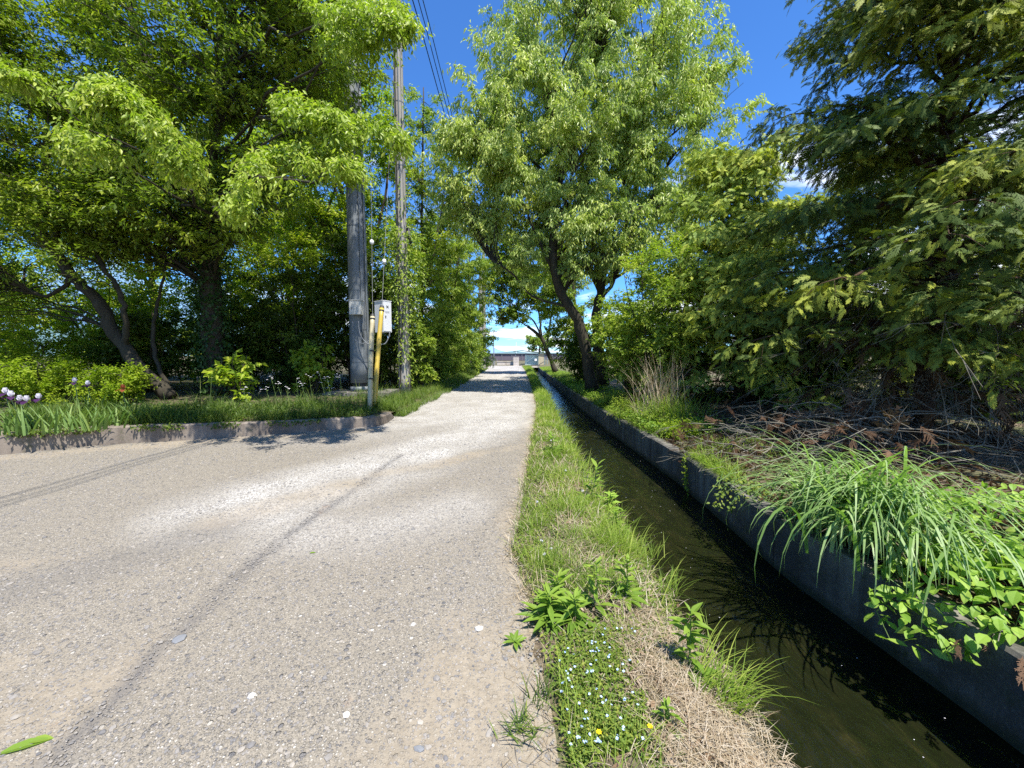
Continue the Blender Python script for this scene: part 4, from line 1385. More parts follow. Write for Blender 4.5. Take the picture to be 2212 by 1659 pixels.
def conifer(base, h, label, nb=60, reach=2.6, zlo=1.6, lean=(0, 0), sub=7, spr=6, fl=(.28, .46), shape=1.0, droop=.35, detail=True, leaf='cypress', name='cypress_tree',
            dead=None, group='cypress trees on the right bank', side=None, tint=.45, extra=(), taper=.75, rtrunk=.15, hang=.45, wid=.75):
    base = np.array(base, float)
    wood, leafb = MB(), MB()
    top = base + V(lean[0], lean[1], h)
    tr = spline([base, base * .6 + top * .4 + V(.05, .05, 0), base * .25 + top * .75, top], 10)
    wood.tube(tr, np.linspace(rtrunk, .02, len(tr)), 9)
    for e in extra:
        wood.tube(spline([np.array(q, float) for q in e], 8), np.linspace(.10, .02, 8 * (len(e) - 1) - (len(e) - 2)), 7)
    br = []
    for k in range(nb):
        z = zlo + (h - zlo) * ((k + rng.rand()) / nb) ** .95
        a = k * 2.39996 + rng.randn() * .35
        if side is not None and rng.rand() < .45:
            a = side + rng.randn() * .8
        fz = z / h
        p0 = base * (1 - fz) + top * fz + V(0, 0, 0)
        L = reach * (max(.12, 1 - fz) ** taper) * (.75 + .5 * rng.rand()) * shape
        br.append((p0, a, L, fz))
    P0, D, TN = [], [], []
    LL = []
    for p0, a, L, fz in br:
        hd = V(math.cos(a), math.sin(a), 0)
        rise = .12 + .55 * fz
        m0 = (hd + V(0, 0, rise)) * L
        p1 = p0 + hd * L + V(0, 0, L * (rise - droop))
        B = hermite(p0, m0, p1, (hd - V(0, 0, droop * .9)) * L, 9)
        B[1:-1] += rnd(7) * .04
        wood.tube(B, np.linspace(.012 + .016 * L, .005, 9), 5, cap=False)
        sd = V(-hd[1], hd[0], 0)
        bt = np.clip(tint + .2 * rng.randn(), 0, 1)
        for s in range(sub * 2 + 1):
            u = .22 + .78 * (s // 2 + rng.rand() * .5) / (sub + .01) if s < sub * 2 else 1.0
            u = min(u, 1.0)
            f = u * 8
            i = min(int(f), 7)
            q = B[i] * (1 - f + i) + B[i + 1] * (f - i)
            tn = nrm(B[i + 1] - B[i])
            sg = (-1 if s % 2 else 1) if s < sub * 2 else 0
            l2 = (.30 + .34 * L * (1 - u * .75)) * (.7 + .5 * rng.rand())
            dd = nrm(tn * .75 + sd * sg * .85 + rng.randn(3) * .16)
            v = np.linspace(.15, 1, spr)
            pts = q + dd * (v * l2)[:, None] - V(0, 0, 1) * (v ** 2 * l2 * .28)[:, None]
            if rng.rand() < .6:
                wood.tube(np.array([q, q + dd * l2 * .5 - V(0, 0, l2 * .07), pts[-1]]), [.005, .004, .002], 3, cap=False)
            for j in range(spr):
                sj = (-1 if j % 2 else 1) if j < spr - 1 else 0
                side2 = nrm(np.cross(dd, V(0, 0, 1)))
                P0.append(pts[j] + rng.randn(3) * .06)
                D.append(nrm(dd * .65 + side2 * sj * .6 + rng.randn(3) * .42 - V(0, 0, .30)))
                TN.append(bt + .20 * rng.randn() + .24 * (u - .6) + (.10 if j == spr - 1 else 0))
                LL.append((fl[0] + (fl[1] - fl[0]) * rng.rand()) * (1.0 if u > .4 else .8))
    P0, D, TN, LL = np.array(P0), np.array(D), np.clip(np.array(TN), 0, 1), np.array(LL)
    OUT = P0 - (base + V(lean[0] * .5, lean[1] * .5, 0))
    OUT[:, 2] = 0
    up = nrm(V(0, 0, .62) + nrm(OUT) * hang + rng.randn(len(P0), 3) * .55)
    put_fronds(leafb, P0, D, up, LL, TN, .22, FR if detail else FR0, wid)
    r = thing(name, label, 'tree', base, group)
    wood.build('trunk', M['bark_red'], origin=base, parent=r, smooth=True)
    leafb.build('crown', M[leaf], origin=base, parent=r)
    if dead:
        tw, dl = MB(), MB()
        for _ in range(dead):
            z = .4 + 2.2 * rng.rand()
            a = (-2.2 + rng.randn() * .95)
            L = 1.0 + 1.7 * rng.rand()
            hd = V(math.cos(a), math.sin(a), 0)
            p0 = base + V(0, 0, z) + hd * .12
            B = hermite(p0, (hd + V(0, 0, .25)) * L, p0 + hd * L - V(0, 0, min(z - .1, .45 * L)), (hd - V(0, 0, .9)) * L, 8)
            B[1:-1] += rnd(6) * .05
            tw.tube(B, np.linspace(.006 + .006 * rng.rand(), .002, 8), 4, cap=False)
            for _ in range(9):
                i = rng.randint(2, 8)
                e = B[i] + hd * .3 * rng.rand() + rng.randn(3) * V(.28, .28, .16) - V(0, 0, .22)
                mid = (B[i] + e) / 2 + rng.randn(3) * .05
                tw.tube(np.array([B[i], mid, e]), [.005, .0035, .0018], 3, cap=False)
                for _ in range(2):
                    e2 = e + rng.randn(3) * .10 - V(0, 0, .08)
                    tw.tube(np.array([mid, (mid + e2) / 2 + rng.randn(3) * .02, e2]), [.003, .002, .0014], 3, cap=False)
            if rng.rand() < .45:
                k = 5
                pp = B[rng.randint(2, 6, k)] + rnd(k) * .12
                put_fronds(dl, pp, nrm(rnd(k) * .5 + hd - V(0, 0, .9)), nrm(rnd(k)), .26 + .12 * rng.rand(k), rng.rand(k), .3, FR0)
        tw.build('dead_branches', M['twig_dead'], origin=base, parent=r)
        if dl.nv:
            dl.build('dead_sprays', M['cypress_dead'], origin=base, parent=r)
    return r


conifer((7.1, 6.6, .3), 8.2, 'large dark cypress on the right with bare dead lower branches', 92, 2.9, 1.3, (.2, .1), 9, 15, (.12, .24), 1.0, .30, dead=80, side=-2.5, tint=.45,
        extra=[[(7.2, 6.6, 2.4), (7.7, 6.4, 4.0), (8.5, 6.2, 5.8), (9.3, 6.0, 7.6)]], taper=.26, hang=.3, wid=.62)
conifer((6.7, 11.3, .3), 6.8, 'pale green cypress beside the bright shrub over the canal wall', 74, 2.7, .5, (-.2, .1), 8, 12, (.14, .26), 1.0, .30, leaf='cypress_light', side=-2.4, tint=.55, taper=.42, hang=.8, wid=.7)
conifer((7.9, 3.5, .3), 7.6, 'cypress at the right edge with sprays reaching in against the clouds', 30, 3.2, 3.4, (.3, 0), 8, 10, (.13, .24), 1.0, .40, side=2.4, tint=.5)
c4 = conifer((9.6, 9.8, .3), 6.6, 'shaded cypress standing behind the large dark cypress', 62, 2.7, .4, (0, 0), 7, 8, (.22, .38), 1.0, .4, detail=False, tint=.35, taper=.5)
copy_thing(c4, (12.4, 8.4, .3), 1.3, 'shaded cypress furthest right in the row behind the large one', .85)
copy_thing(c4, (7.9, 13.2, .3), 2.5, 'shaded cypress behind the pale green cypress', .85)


# ------------------------------------------------------------------ poles and electrical gear
def lathe_col(b, x, y, z0, z1, r0, r1, sides=20, rings=24, mat=0):
    z = np.linspace(z0, z1, rings)
    P = np.stack([np.full(rings, x), np.full(rings, y), z], 1)
    b.tube(P, np.linspace(r0, r1, rings), sides, mat=mat)


def band(b, x, y, z, r, h=.03, sides=20):
    a = np.arange(sides) * 6.2832 / sides
    ring = np.stack([x + r * np.cos(a), y + r * np.sin(a), np.zeros(sides)], 1)
    lo, hi = ring + V(0, 0, z - h / 2), ring + V(0, 0, z + h / 2)
    inn = ring.copy()
    inn[:, :2] = (ring[:, :2] - V(x, y)) * .9 + V(x, y)
    P = np.stack([inn + V(0, 0, z - h / 2), lo, hi, inn + V(0, 0, z + h / 2)], 0)
    P = np.concatenate([P, P[:, :1]], 1)
    b.grid(P)


SPX, SPY = float(at(780, 835, 12.6)[0]), 12.6
SPZ = float(at(780, 842, 12.6)[2])


def steel_pole():
    x, y = SPX, SPY
    r = thing('steel_pole', 'thick grey steel utility pole standing on the verge', 'utility pole', (x, y, SPZ))
    o = (x, y, SPZ)
    b = MB()
    lathe_col(b, x, y, SPZ + .24, 13.5, .315, .235)
    lathe_col(b, x, y, SPZ - .02, SPZ + .12, .335, .335, rings=2)
    b.build('shaft', M['steel'], origin=o, parent=r, smooth=True)
    b = MB()
    lathe_col(b, x, y, SPZ + .121, SPZ + .239, .27, .27, rings=2)
    b.build('base_gap_shade', M['cable_black'], origin=o, parent=r)  # black drum, the darkness of the open gap put into its colour
    for dz in (.92, 1.96, 3.2, 5.2, 7.1):
        b = MB()
        band(b, x, y, SPZ + dz, .322 - dz * .0055, .035)
        b.build('band', M['conduit'], origin=o, parent=r)
    for ang, zz0, zz1 in ((-.92, 1.55, 7.6), (-.42, .15, 9.5)):
        b = MB()
        c, s = math.cos(ang), math.sin(ang)
        zz = np.linspace(SPZ + zz0, SPZ + zz1, 12)
        rr = .36 - (zz - SPZ) * .0060
        b.tube(np.stack([x + rr * c, y + rr * s, zz], 1), .027, 8)
        b.build('conduit', M['conduit'], origin=o, parent=r, smooth=True)
    # slack cables that loop below the two boxes
    bl = MB()
    for p in ([(762, 694), (764, 730), (782, 742), (800, 735)], [(774, 694), (778, 722), (792, 741), (806, 741)], [(818, 744), (832, 742), (840, 728), (842, 718)]):
        bl.tube(spline([at(a, c, 12.12) for a, c in p], 8), .016, 6)
    bl.build('cable_loop', M['mast'], origin=o, parent=r, smooth=True)
    # small box on the left
    def box(name, c0, c1, Y, depth, mt, parts):
        p0, p1 = at(*c0, Y), at(*c1, Y)
        w, h = abs(p1[0] - p0[0]), abs(p0[2] - p1[2])
        cx, cz = (p0[0] + p1[0]) / 2, (p0[2] + p1[2]) / 2
        rr = thing(name, *parts, (cx, Y, cz - h / 2))
        oo = (cx, Y, cz - h / 2)
        b = MB(); b.box((cx, Y, cz), (w, depth, h)); b.build('body', M[mt], origin=oo, parent=rr)
        return rr, oo, cx, cz, w, h
    rr, oo, cx, cz, w, h = box('meter_box', (756, 650), (783, 680), 12.15, .17, 'box_grey', ('small pale grey metal box strapped on the left of the steel pole', 'electrical box'))
    b = MB(); b.box((cx, 12.15 - .086 - .008, cz - .01), (w * .94, .016, h * .9)); d = b.build('door', M['box_grey'], origin=oo, parent=rr)
    b = MB(); b.box((cx - w * .26, 12.15 - .118, cz - .02), (.022, .02, .03)); b.build('latch', M['mark_dark'], origin=oo, parent=rr)
    b = MB(); b.box((cx + .01, 12.15, cz + h / 2 + .012), (w * 1.12, .22, .022)); b.build('lid', M['box_grey'], origin=oo, parent=rr)
    # the large white box on the right, turned a little to the left
    Y = 12.2
    p0, p1 = at(809, 652, Y), at(846, 718, Y)
    w, h, dp = .44, p0[2] - p1[2], .30
    cx, cz = (p0[0] + p1[0]) / 2, (p0[2] + p1[2]) / 2
    oo = (cx, Y, cz - h / 2)
    rr = thing('switch_box', 'large white metal box on the right of the steel pole', 'electrical box', oo)
    b = MB(); b.box((0, 0, h / 2), (w, dp, h)); body = b.build('body', M['box_white'], parent=rr)
    b = MB(); b.box((w / 2 + .009, -.01, h / 2), (.018, dp * .9, h * .94)); dr = b.build('door', M['box_white'], parent=rr)
    b = MB()
    for s in (-1, 1):
        a = s * .75
        v = V(0, math.sin(a), math.cos(a)) * .05
        b.tube(np.array([V(w / 2 + .021, .0, h * .82) - v, V(w / 2 + .021, .0, h * .82) + v]), .009, 4)
    b.tube(np.array([V(w / 2 + .021, -.035, h * .82), V(w / 2 + .021, .035, h * .82)]), .007, 4)
    b.build('mark', M['mark_dark'], parent=rr)
    b = MB()
    for k in range(4):
        for q in range(2):
            b.box((w / 2 + .021, -.06 + .036 * k, h * .63 + .035 * q), (.004, .022, .02))
    b.build('lettering', M['mark_grey'], parent=rr)
    b = MB(); b.box((w / 2 + .025, -.07, h * .50), (.02, .03, .05)); b.build('latch', M['mark_dark'], parent=rr)
    b = MB(); b.box((0, 0, h + .011), (w * 1.06, dp * 1.1, .02)); b.build('lid', M['box_white'], parent=rr)
    rr.rotation_euler = (0, 0, R(-38))
    # concrete pad
    b = MB()
    px, py = x + .1, y - .1
    b.box((px, py, SPZ - .16), (2.0, 1.5, .26), .08)
    tag(b.build('pad', M['pad'], origin=(px, py, SPZ - .3)), 'low concrete pad under the grey steel pole', 'concrete pad')


steel_pole()


def concrete_pole(x, y, z, h, r0, r1, label, ivy=0, extras=True, group='concrete utility poles'):
    r = thing('concrete_pole', label, 'utility pole', (x, y, z), group)
    o = (x, y, z)
    b = MB()
    lathe_col(b, x, y, z - .2, z + h, r0, r1, 16, 30)
    b.build('shaft', M['pole_concrete'], origin=o, parent=r, smooth=True)
    if extras:
        for dz in (1.05, 5.2, 7.55, 9.6):
            b = MB(); band(b, x, y, z + dz, r0 + (r1 - r0) * dz / h + .006, .03, 16); b.build('band', M['conduit'], origin=o, parent=r)
        for k, ang in enumerate((-1.9, -1.35, -.8)):
            b = MB()
            zz = np.linspace(z + [.2, 3.4, 4.5][k], z + h - .5, 14)
            rr = r0 + (r1 - r0) * (zz - z) / h + .012
            b.tube(np.stack([x + rr * math.cos(ang), y + rr * math.sin(ang), zz], 1), [.014, .02, .011][k], 6)
            b.build('riser_cable', M['conduit'] if k else M['cable_black'], origin=o, parent=r)
        for k in range(12):
            zz = z + 3.2 + k * .75
            s = 1 if k % 2 else -1
            rr = r0 + (r1 - r0) * (zz - z) / h
            b = MB()
            b.tube(np.array([V(x + s * rr * .9, y, zz), V(x + s * (rr + .20), y, zz), V(x + s * (rr + .20), y, zz + .02)]), .011, 6)
            b.build('step_bolt', M['wire_steel'], origin=o, parent=r)
        b = MB()
        zz = z + 5.0
        b.tube(np.array([V(x + .22, y - .05, zz + .55), V(x + .30, y - .05, zz + .2), V(x + .34, y - .05, zz - .1)]), [.05, .07, .04], 8)
        b.build('cable_joint', M['cable_black'], origin=o, parent=r, smooth=True)
    return r


CPX, CPY = float(at(874, 838, 13.6)[0]), 13.6
CPZ = float(at(874, 838, 13.6)[2])
concrete_pole(CPX, CPY, CPZ, 14.5, .205, .145, 'weathered concrete pole with climbing vines right of the steel pole')
T = thing('climbing_vine', 'dense leafy vine climbing the middle of the weathered concrete pole', 'vine', (CPX, CPY, CPZ))
b = MB()
for k in range(5):
    a = k * 1.3 + .3
    zz = np.linspace(CPZ, CPZ + 5.5, 16)
    b.tube(np.stack([CPX + .23 * np.cos(a + .25 * zz), CPY + .23 * np.sin(a + .25 * zz), zz], 1), np.linspace(.014, .006, 16), 5)
b.build('stem', M['bark'], origin=(CPX, CPY, CPZ), parent=T)
b = MB()
for z0, z1, n, w in ((2.3, 3.6, 520, .42), (3.3, 5.4, 1500, .62), (.9, 2.5, 260, .14), (.1, 1.1, 60, .06), (5.2, 7.0, 150, .20), (8.0, 9.4, 130, .25)):
    zz = CPZ + z0 + (z1 - z0) * rng.rand(n)
    a = rng.rand(n) * 6.283
    q = np.stack([CPX + .05 + (.2 + w * rng.rand(n) ** 1.3) * np.cos(a), CPY - .05 + (.2 + w * rng.rand(n) ** 1.3) * np.sin(a), zz], 1)
    d = np.stack([np.cos(a), np.sin(a), np.zeros(n)], 1)
    b.leaves(q, nrm(d * .6 + rnd(n) * .5 - V(0, 0, .6)), nrm(V(0, 0, .8) + d * .6 + rnd(n) * .4), .09 + .07 * rng.rand(n), .06, np.clip(.5 + .22 * rng.randn(n), 0, 1), .25, .15)
b.build('foliage', M['leaf_row'], origin=(CPX, CPY, CPZ), parent=T)

far1 = at(1046, 800, 42.0)
concrete_pole(float(far1[0]), 42.0, 0.1, 13, .22, .16, 'pale concrete pole at the far left end of the road', extras=False)
far2 = at(1039, 800, 44.0)
concrete_pole(float(far2[0]), 44.0, 0.1, 12, .24, .17, 'shaded concrete pole just left of the pale one at the far end', extras=False)


# stay wires and their guards
def stay(name_label, wire_label, d0, d1, Y0, Y1, rad, mat, bands):
    p0, p1 = at(*d0, Y0), at(*d1, Y1)
    p0[2] = float(verge_z(p0[0], p0[1])[0]) - .05
    r = thing('guy_guard', name_label, 'guy guard', p0, 'guy wire guards')
    b = MB()
    P = np.array([p0 * (1 - t) + p1 * t for t in np.linspace(0, 1, 12)])
    P += np.sin(np.linspace(0, math.pi, 12))[:, None] * V(-.015, 0, 0)
    b.tube(P, rad, 14)
    b.build('sleeve', M[mat], origin=p0, parent=r, smooth=True)
    d = nrm(p1 - p0)
    for f in bands:
        b = MB()
        c = p0 * (1 - f) + p1 * f
        b.tube(np.array([c - d * .018, c + d * .018]), rad * 1.12, 14)
        b.build('strap', M['cable_black'], origin=p0, parent=r)
    b = MB()
    b.tube(np.array([p1 - d * .02, p1 + d * .045]), [rad * 1.08, rad * .8], 14)
    b.build('cap', M['cable_black'], origin=p0, parent=r)
    return p0, p1


gA0, gA1 = stay('cream weathered plastic guard sleeve with black straps leaning by the yellow one', '', (799, 884), (805, 682), 9.7, 10.25, .060, 'guard_cream', (.33, .62, .965))
gB0, gB1 = stay('bright yellow plastic guard sleeve leaning in front of the white box', '', (808, 870), (825, 664), 9.85, 10.6, .060, 'guard_yellow', (.965,))


def wire(name, label, pts, rad, mat, cat, group=None, sides=5):
    pts = np.array(pts, float)
    b = MB()
    b.tube(pts, rad, sides)
    o = b.build(name, M[mat], origin=tuple(pts[0]))
    return tag(o, label, cat, group)


def line(p, q, n=12):
    t = np.linspace(0, 1, n)[:, None]
    return np.array(p) * (1 - t) + np.array(q) * t


def stay_wire(label, p1, q, ins_t):
    r = thing('stay_wire', label, 'stay wire', p1, 'stay wires above the guards')
    b = MB(); b.tube(line(p1, q), .006, 5); b.build('cable', M['wire_steel'], origin=p1, parent=r)
    for t in ins_t:
        c = np.array(p1) * (1 - t) + np.array(q) * t
        b = MB()
        d = nrm(np.array(q) - np.array(p1))
        b.tube(np.array([c - d * .07, c - d * .05, c, c + d * .05, c + d * .07]), [.015, .045, .06, .045, .015], 10)
        b.build('insulator', M['insulator'], origin=p1, parent=r, smooth=True)


stay_wire('steel stay wire rising from the cream sleeve', gA1, V(CPX - .5, CPY - 1.2, 11.5), (.23,))
stay_wire('steel stay wire rising from the yellow sleeve', gB1, V(CPX - .1, CPY - .2, 10.8), (.17,))

# overhead cables along the road
def sag(xs, zs, ys):
    out = []
    for i in range(len(ys) - 1):
        n = 22
        t = np.linspace(0, 1, n)[:-1]
        x = xs[i] + (xs[i + 1] - xs[i]) * t
        z = zs[i] + (zs[i + 1] - zs[i]) * t - 4 * .018 * abs(ys[i + 1] - ys[i]) * t * (1 - t)
        out += list(zip(x, ys[i] + (ys[i + 1] - ys[i]) * t, z))
    return out + [(xs[-1], ys[-1], zs[-1])]


for k, (dx, lab) in enumerate(((0, 'leftmost of the three overhead cables above the road'), (.17, 'middle one of the three overhead cables above the road'), (.31, 'rightmost of the three overhead cables above the road'))):
    wire('overhead_cable', lab, sag([-2.9 + dx, -3.0 + dx, float(far1[0]) + .5 + dx], [12.6, 12.35, 12.2], [-24, 13.4, 42]), .014 if k else .017, 'cable_black', 'cable', 'overhead cables')

# ------------------------------------------------------------------ the far end of the road
def far_end():
    Y = 66.0
    # low stone wall across the end, gate pillar
    a, c = at(1074, 800, Y), at(1110, 800, Y)
    z1 = at(1090, 782, Y)[2]
    b = MB(); b.box(((a[0] + c[0]) / 2, Y, z1 / 2), (c[0] - a[0], .3, z1)); b.box(((a[0] + c[0]) / 2, Y, z1 + .05), (c[0] - a[0] + .1, .4, .098))
    tag(b.build('stone_wall', M['stone_wall'], origin=(a[0], Y, 0)), 'low pale stone wall across the end of the road', 'wall')
    p, q = at(1109, 800, 60), at(1121, 800, 60)
    w = q[0] - p[0]
    x = (p[0] + q[0]) / 2
    zt = at(1115, 770, 60)[2]
    r = thing('gate_pillar', 'pale pillar of stacked blocks at the end of the road', 'pillar', (x, 60, 0))
    b = MB()
    n = 6
    for k in range(n):
        h = zt / n
        b.box((x, 60, h * (k + .5)), (w * (1 - .02 * (k % 2)), .7, h * .86))
    b.box((x, 60, zt / 2), (w * .88, .6, zt * .98))
    b.build('blocks', M['stone_wall'], origin=(x, 60, 0), parent=r)
    b = MB(); b.box((x, 60, zt + .05), (w * 1.08, .8, .1)); b.build('cap', M['net_dark'], origin=(x, 60, 0), parent=r)
    # little rail fence on the left of it
    a, c = at(1050, 800, Y), at(1074, 800, Y)
    r = thing('rail_fence', 'low dark rail fence left of the pale stone wall', 'fence', (a[0], Y, 0))
    b = MB(); b.box(((a[0] + c[0]) / 2, Y, .95), (c[0] - a[0], .08, .10)); b.build('rail', M['mast'], origin=(a[0], Y, 0), parent=r)
    for k in range(6):
        b = MB(); b.box((a[0] + (c[0] - a[0]) * k / 5, Y + .1, .5), (.09, .09, 1.0)); b.build('post', M['mast'], origin=(a[0], Y, 0), parent=r)
    # long low dark shade net house
    Y2 = 120.0
    a, c = at(1030, 800, Y2), at(1290, 800, Y2)
    z1, z0 = at(1100, 764, Y2)[2], 0
    r = thing('net_house', 'long low dark netted growing house across the far field', 'building', ((a[0] + c[0]) / 2, Y2, 0))
    o = ((a[0] + c[0]) / 2, Y2, 0)
    b = MB(); b.box((o[0], Y2 + 8, z1 * .5), (c[0] - a[0], 16, z1 * .96)); b.build('net', M['net_dark'], origin=o, parent=r)
    b = MB(); b.box((o[0], Y2 + 8, z1 * .98 + .12), (c[0] - a[0] + .6, 16.6, .2)); b.build('roof', M['frame_green'], origin=o, parent=r)
    for k in range(12):
        b = MB(); b.box((a[0] + (c[0] - a[0]) * (k + .5) / 12, Y2 - .1, z1 / 2), (.14, .14, z1)); b.build('post', M['mast'], origin=o, parent=r)
    # open greenhouse on the right
    Y3 = 62.0
    x0, x1 = at(1130, 800, Y3)[0], at(1182, 800, Y3)[0]
    zt, ze = at(1140, 758, Y3)[2], at(1140, 762, Y3)[2]
    r = thing('greenhouse', 'small pale green shed with a lean-to roof by the far bend of the canal', 'shed', (x0, Y3, 0))
    o = (x0, Y3, 0)
    b = MB()
    P = np.array([[(x0 - 1.6, Y3 - .3, ze + .25), (x0 - .2, Y3 - .3, zt + .1), (x1 + .2, Y3 - .3, ze - .1)], [(x0 - 1.6, Y3 + 5, ze + .25), (x0 - .2, Y3 + 5, zt + .1), (x1 + .2, Y3 + 5, ze - .1)]])
    b.grid(P); b.grid(P[:, ::-1] - V(0, 0, .06)); b.build('roof', M['shed_roof'], origin=o, parent=r)
    for xx in (x0 - 1.2, x0 + .45, x0 + (x1 - x0) * .62, x1 - .4, x1):
        b = MB(); b.box((xx, Y3, ze / 2), (.10, .10, ze)); b.build('post', M['frame_green'], origin=o, parent=r)
    b = MB(); b.box((x0 + (x1 - x0) * .31 + .2, Y3 + .5, ze * .42), ((x1 - x0) * .56, .05, ze * .8)); b.build('net_panel', M['shed_panel'], origin=o, parent=r)
    b = MB(); b.box((x0 + (x1 - x0) * .75, Y3 - .04, ze * .47), ((x1 - x0) * .22, .07, ze * .88)); d = b.build('door', M['door_tan'], origin=o, parent=r)
    b = MB(); b.tube(np.array([V(x0 + .5, Y3 - .02, .5), V(x0 + (x1 - x0) * .6, Y3 - .02, ze * .9)]), .04, 4); b.build('brace', M['frame_green'], origin=o, parent=r)
    b = MB(); b.box((x0 + (x1 - x0) * .52, Y3 - .09, ze * .45), (.36, .03, .34)); b.build('sign', M['sign_white'], origin=o, parent=r)
    # slim mast with a line, and a short antenna far off
    p = at(1067, 800, 58)
    zt = at(1067, 712, 58)[2]
    r = thing('slim_pole', 'slim grey pole standing at the end of the road', 'pole', (p[0], 58, 0))
    b = MB(); b.tube(np.array([V(p[0], 58, 0), V(p[0], 58, zt)]), [.085, .06], 8); b.build('shaft', M['mast'], origin=(p[0], 58, 0), parent=r)
    b = MB(); b.box((p[0], 58, zt - .35), (.9, .07, .07)); b.build('arm', M['mast'], origin=(p[0], 58, 0), parent=r)
    wire('service_wire', 'thin wire crossing above the end of the road', sag([p[0] - 8, p[0], at(1108, 712, 58)[0] + 10], [zt - .9, zt - .35, zt + 2.4], [56, 58, 60]), .03, 'cable_black', 'wire')
    p = at(1115, 770, 130)
    zt = at(1114, 739, 130)[2]
    wire('antenna_mast', 'short pale mast rising behind the net house', [(p[0], 130, 0), (p[0], 130, zt)], .10, 'sign_white', 'mast')
    # hills
    def hill(name, mt, Yh, pts, depth):
        b = MB()
        xs = np.linspace(-1.6 * Yh, 1.9 * Yh, 160)
        ctl = np.array(pts, float)
        prof = np.interp(xs / Yh, ctl[:, 0], ctl[:, 1]) * Yh
        prof = prof * (1 + .22 * (vnoise(xs, xs * 0, Yh * .11, 5) - .5) + .12 * (vnoise(xs, xs * 0, Yh * .035, 6) - .5))
        ff = np.array([0, .25, .6, .85, 1.0, .75, .0])
        dd = np.linspace(0, depth, len(ff))
        P = np.zeros((len(ff), len(xs), 3))
        for k in range(len(ff)):
            P[k, :, 0] = xs
            P[k, :, 1] = Yh + dd[k]
            P[k, :, 2] = prof * ff[k] * (1 + .1 * (vnoise(xs, xs * 0 + k, Yh * .05, 8) - .5)) - 4
        b.grid(P)
        tag(b.build(name, M[mt], smooth=True), kind='structure')
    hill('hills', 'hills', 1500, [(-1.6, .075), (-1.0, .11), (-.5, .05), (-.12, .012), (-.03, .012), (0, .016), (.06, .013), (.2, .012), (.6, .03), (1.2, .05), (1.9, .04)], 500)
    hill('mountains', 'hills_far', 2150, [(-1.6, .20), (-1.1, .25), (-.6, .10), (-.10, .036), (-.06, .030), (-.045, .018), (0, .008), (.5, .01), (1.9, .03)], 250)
    t = Tree()
    bb = V(at(1165, 790, 72)[0], 72, 0)
    t.stem([bb, bb + V(0, 0, 2), bb + V(.1, 0, 4)], .2, .08)
    Q = t.limbs(in_ellipsoids(40, [((bb[0], 72, 4.2), (3.0, 2.5, 2.0), 1)], .5), .03, .2, 4, keep=False)
    t.foliate(Q, 8, (.5, 1.0), 14, (.3, .4), .5, .2, .3, .9, tint=(.5, .2), drawn=.1)
    t.finish('roadside_tree', 'rounded tree standing behind the small pale green shed', 'tree', bb, 'bark', 'leaf_row')


far_end()


# ------------------------------------------------------------------ verge planting
def on_verge(dx, dy, z=.38):
    p = gnd(dx, dy, z)
    p[2] = float(verge_z(p[0], p[1])[0]) - .01
    return p


def scatter_verge(n, d0=.2, d1=2.2, s0=0, s1=1, bias=1.6):
    """points on the verge between d0 and d1 metres behind its edge"""
    m = len(V_LINE)
    i = (s0 + (s1 - s0) * rng.rand(n)) * (m - 2)
    k = i.astype(int)
    f = (i - k)[:, None]
    p = V_LINE[k] * (1 - f) + V_LINE[k + 1] * f
    c = nrm(V(-70, 55, 0) - p)
    d = d0 + (d1 - d0) * rng.rand(n) ** bias
    q = p + c * d[:, None]
    q[:, 2] = verge_z(q[:, 0], q[:, 1]) - .01
    return q


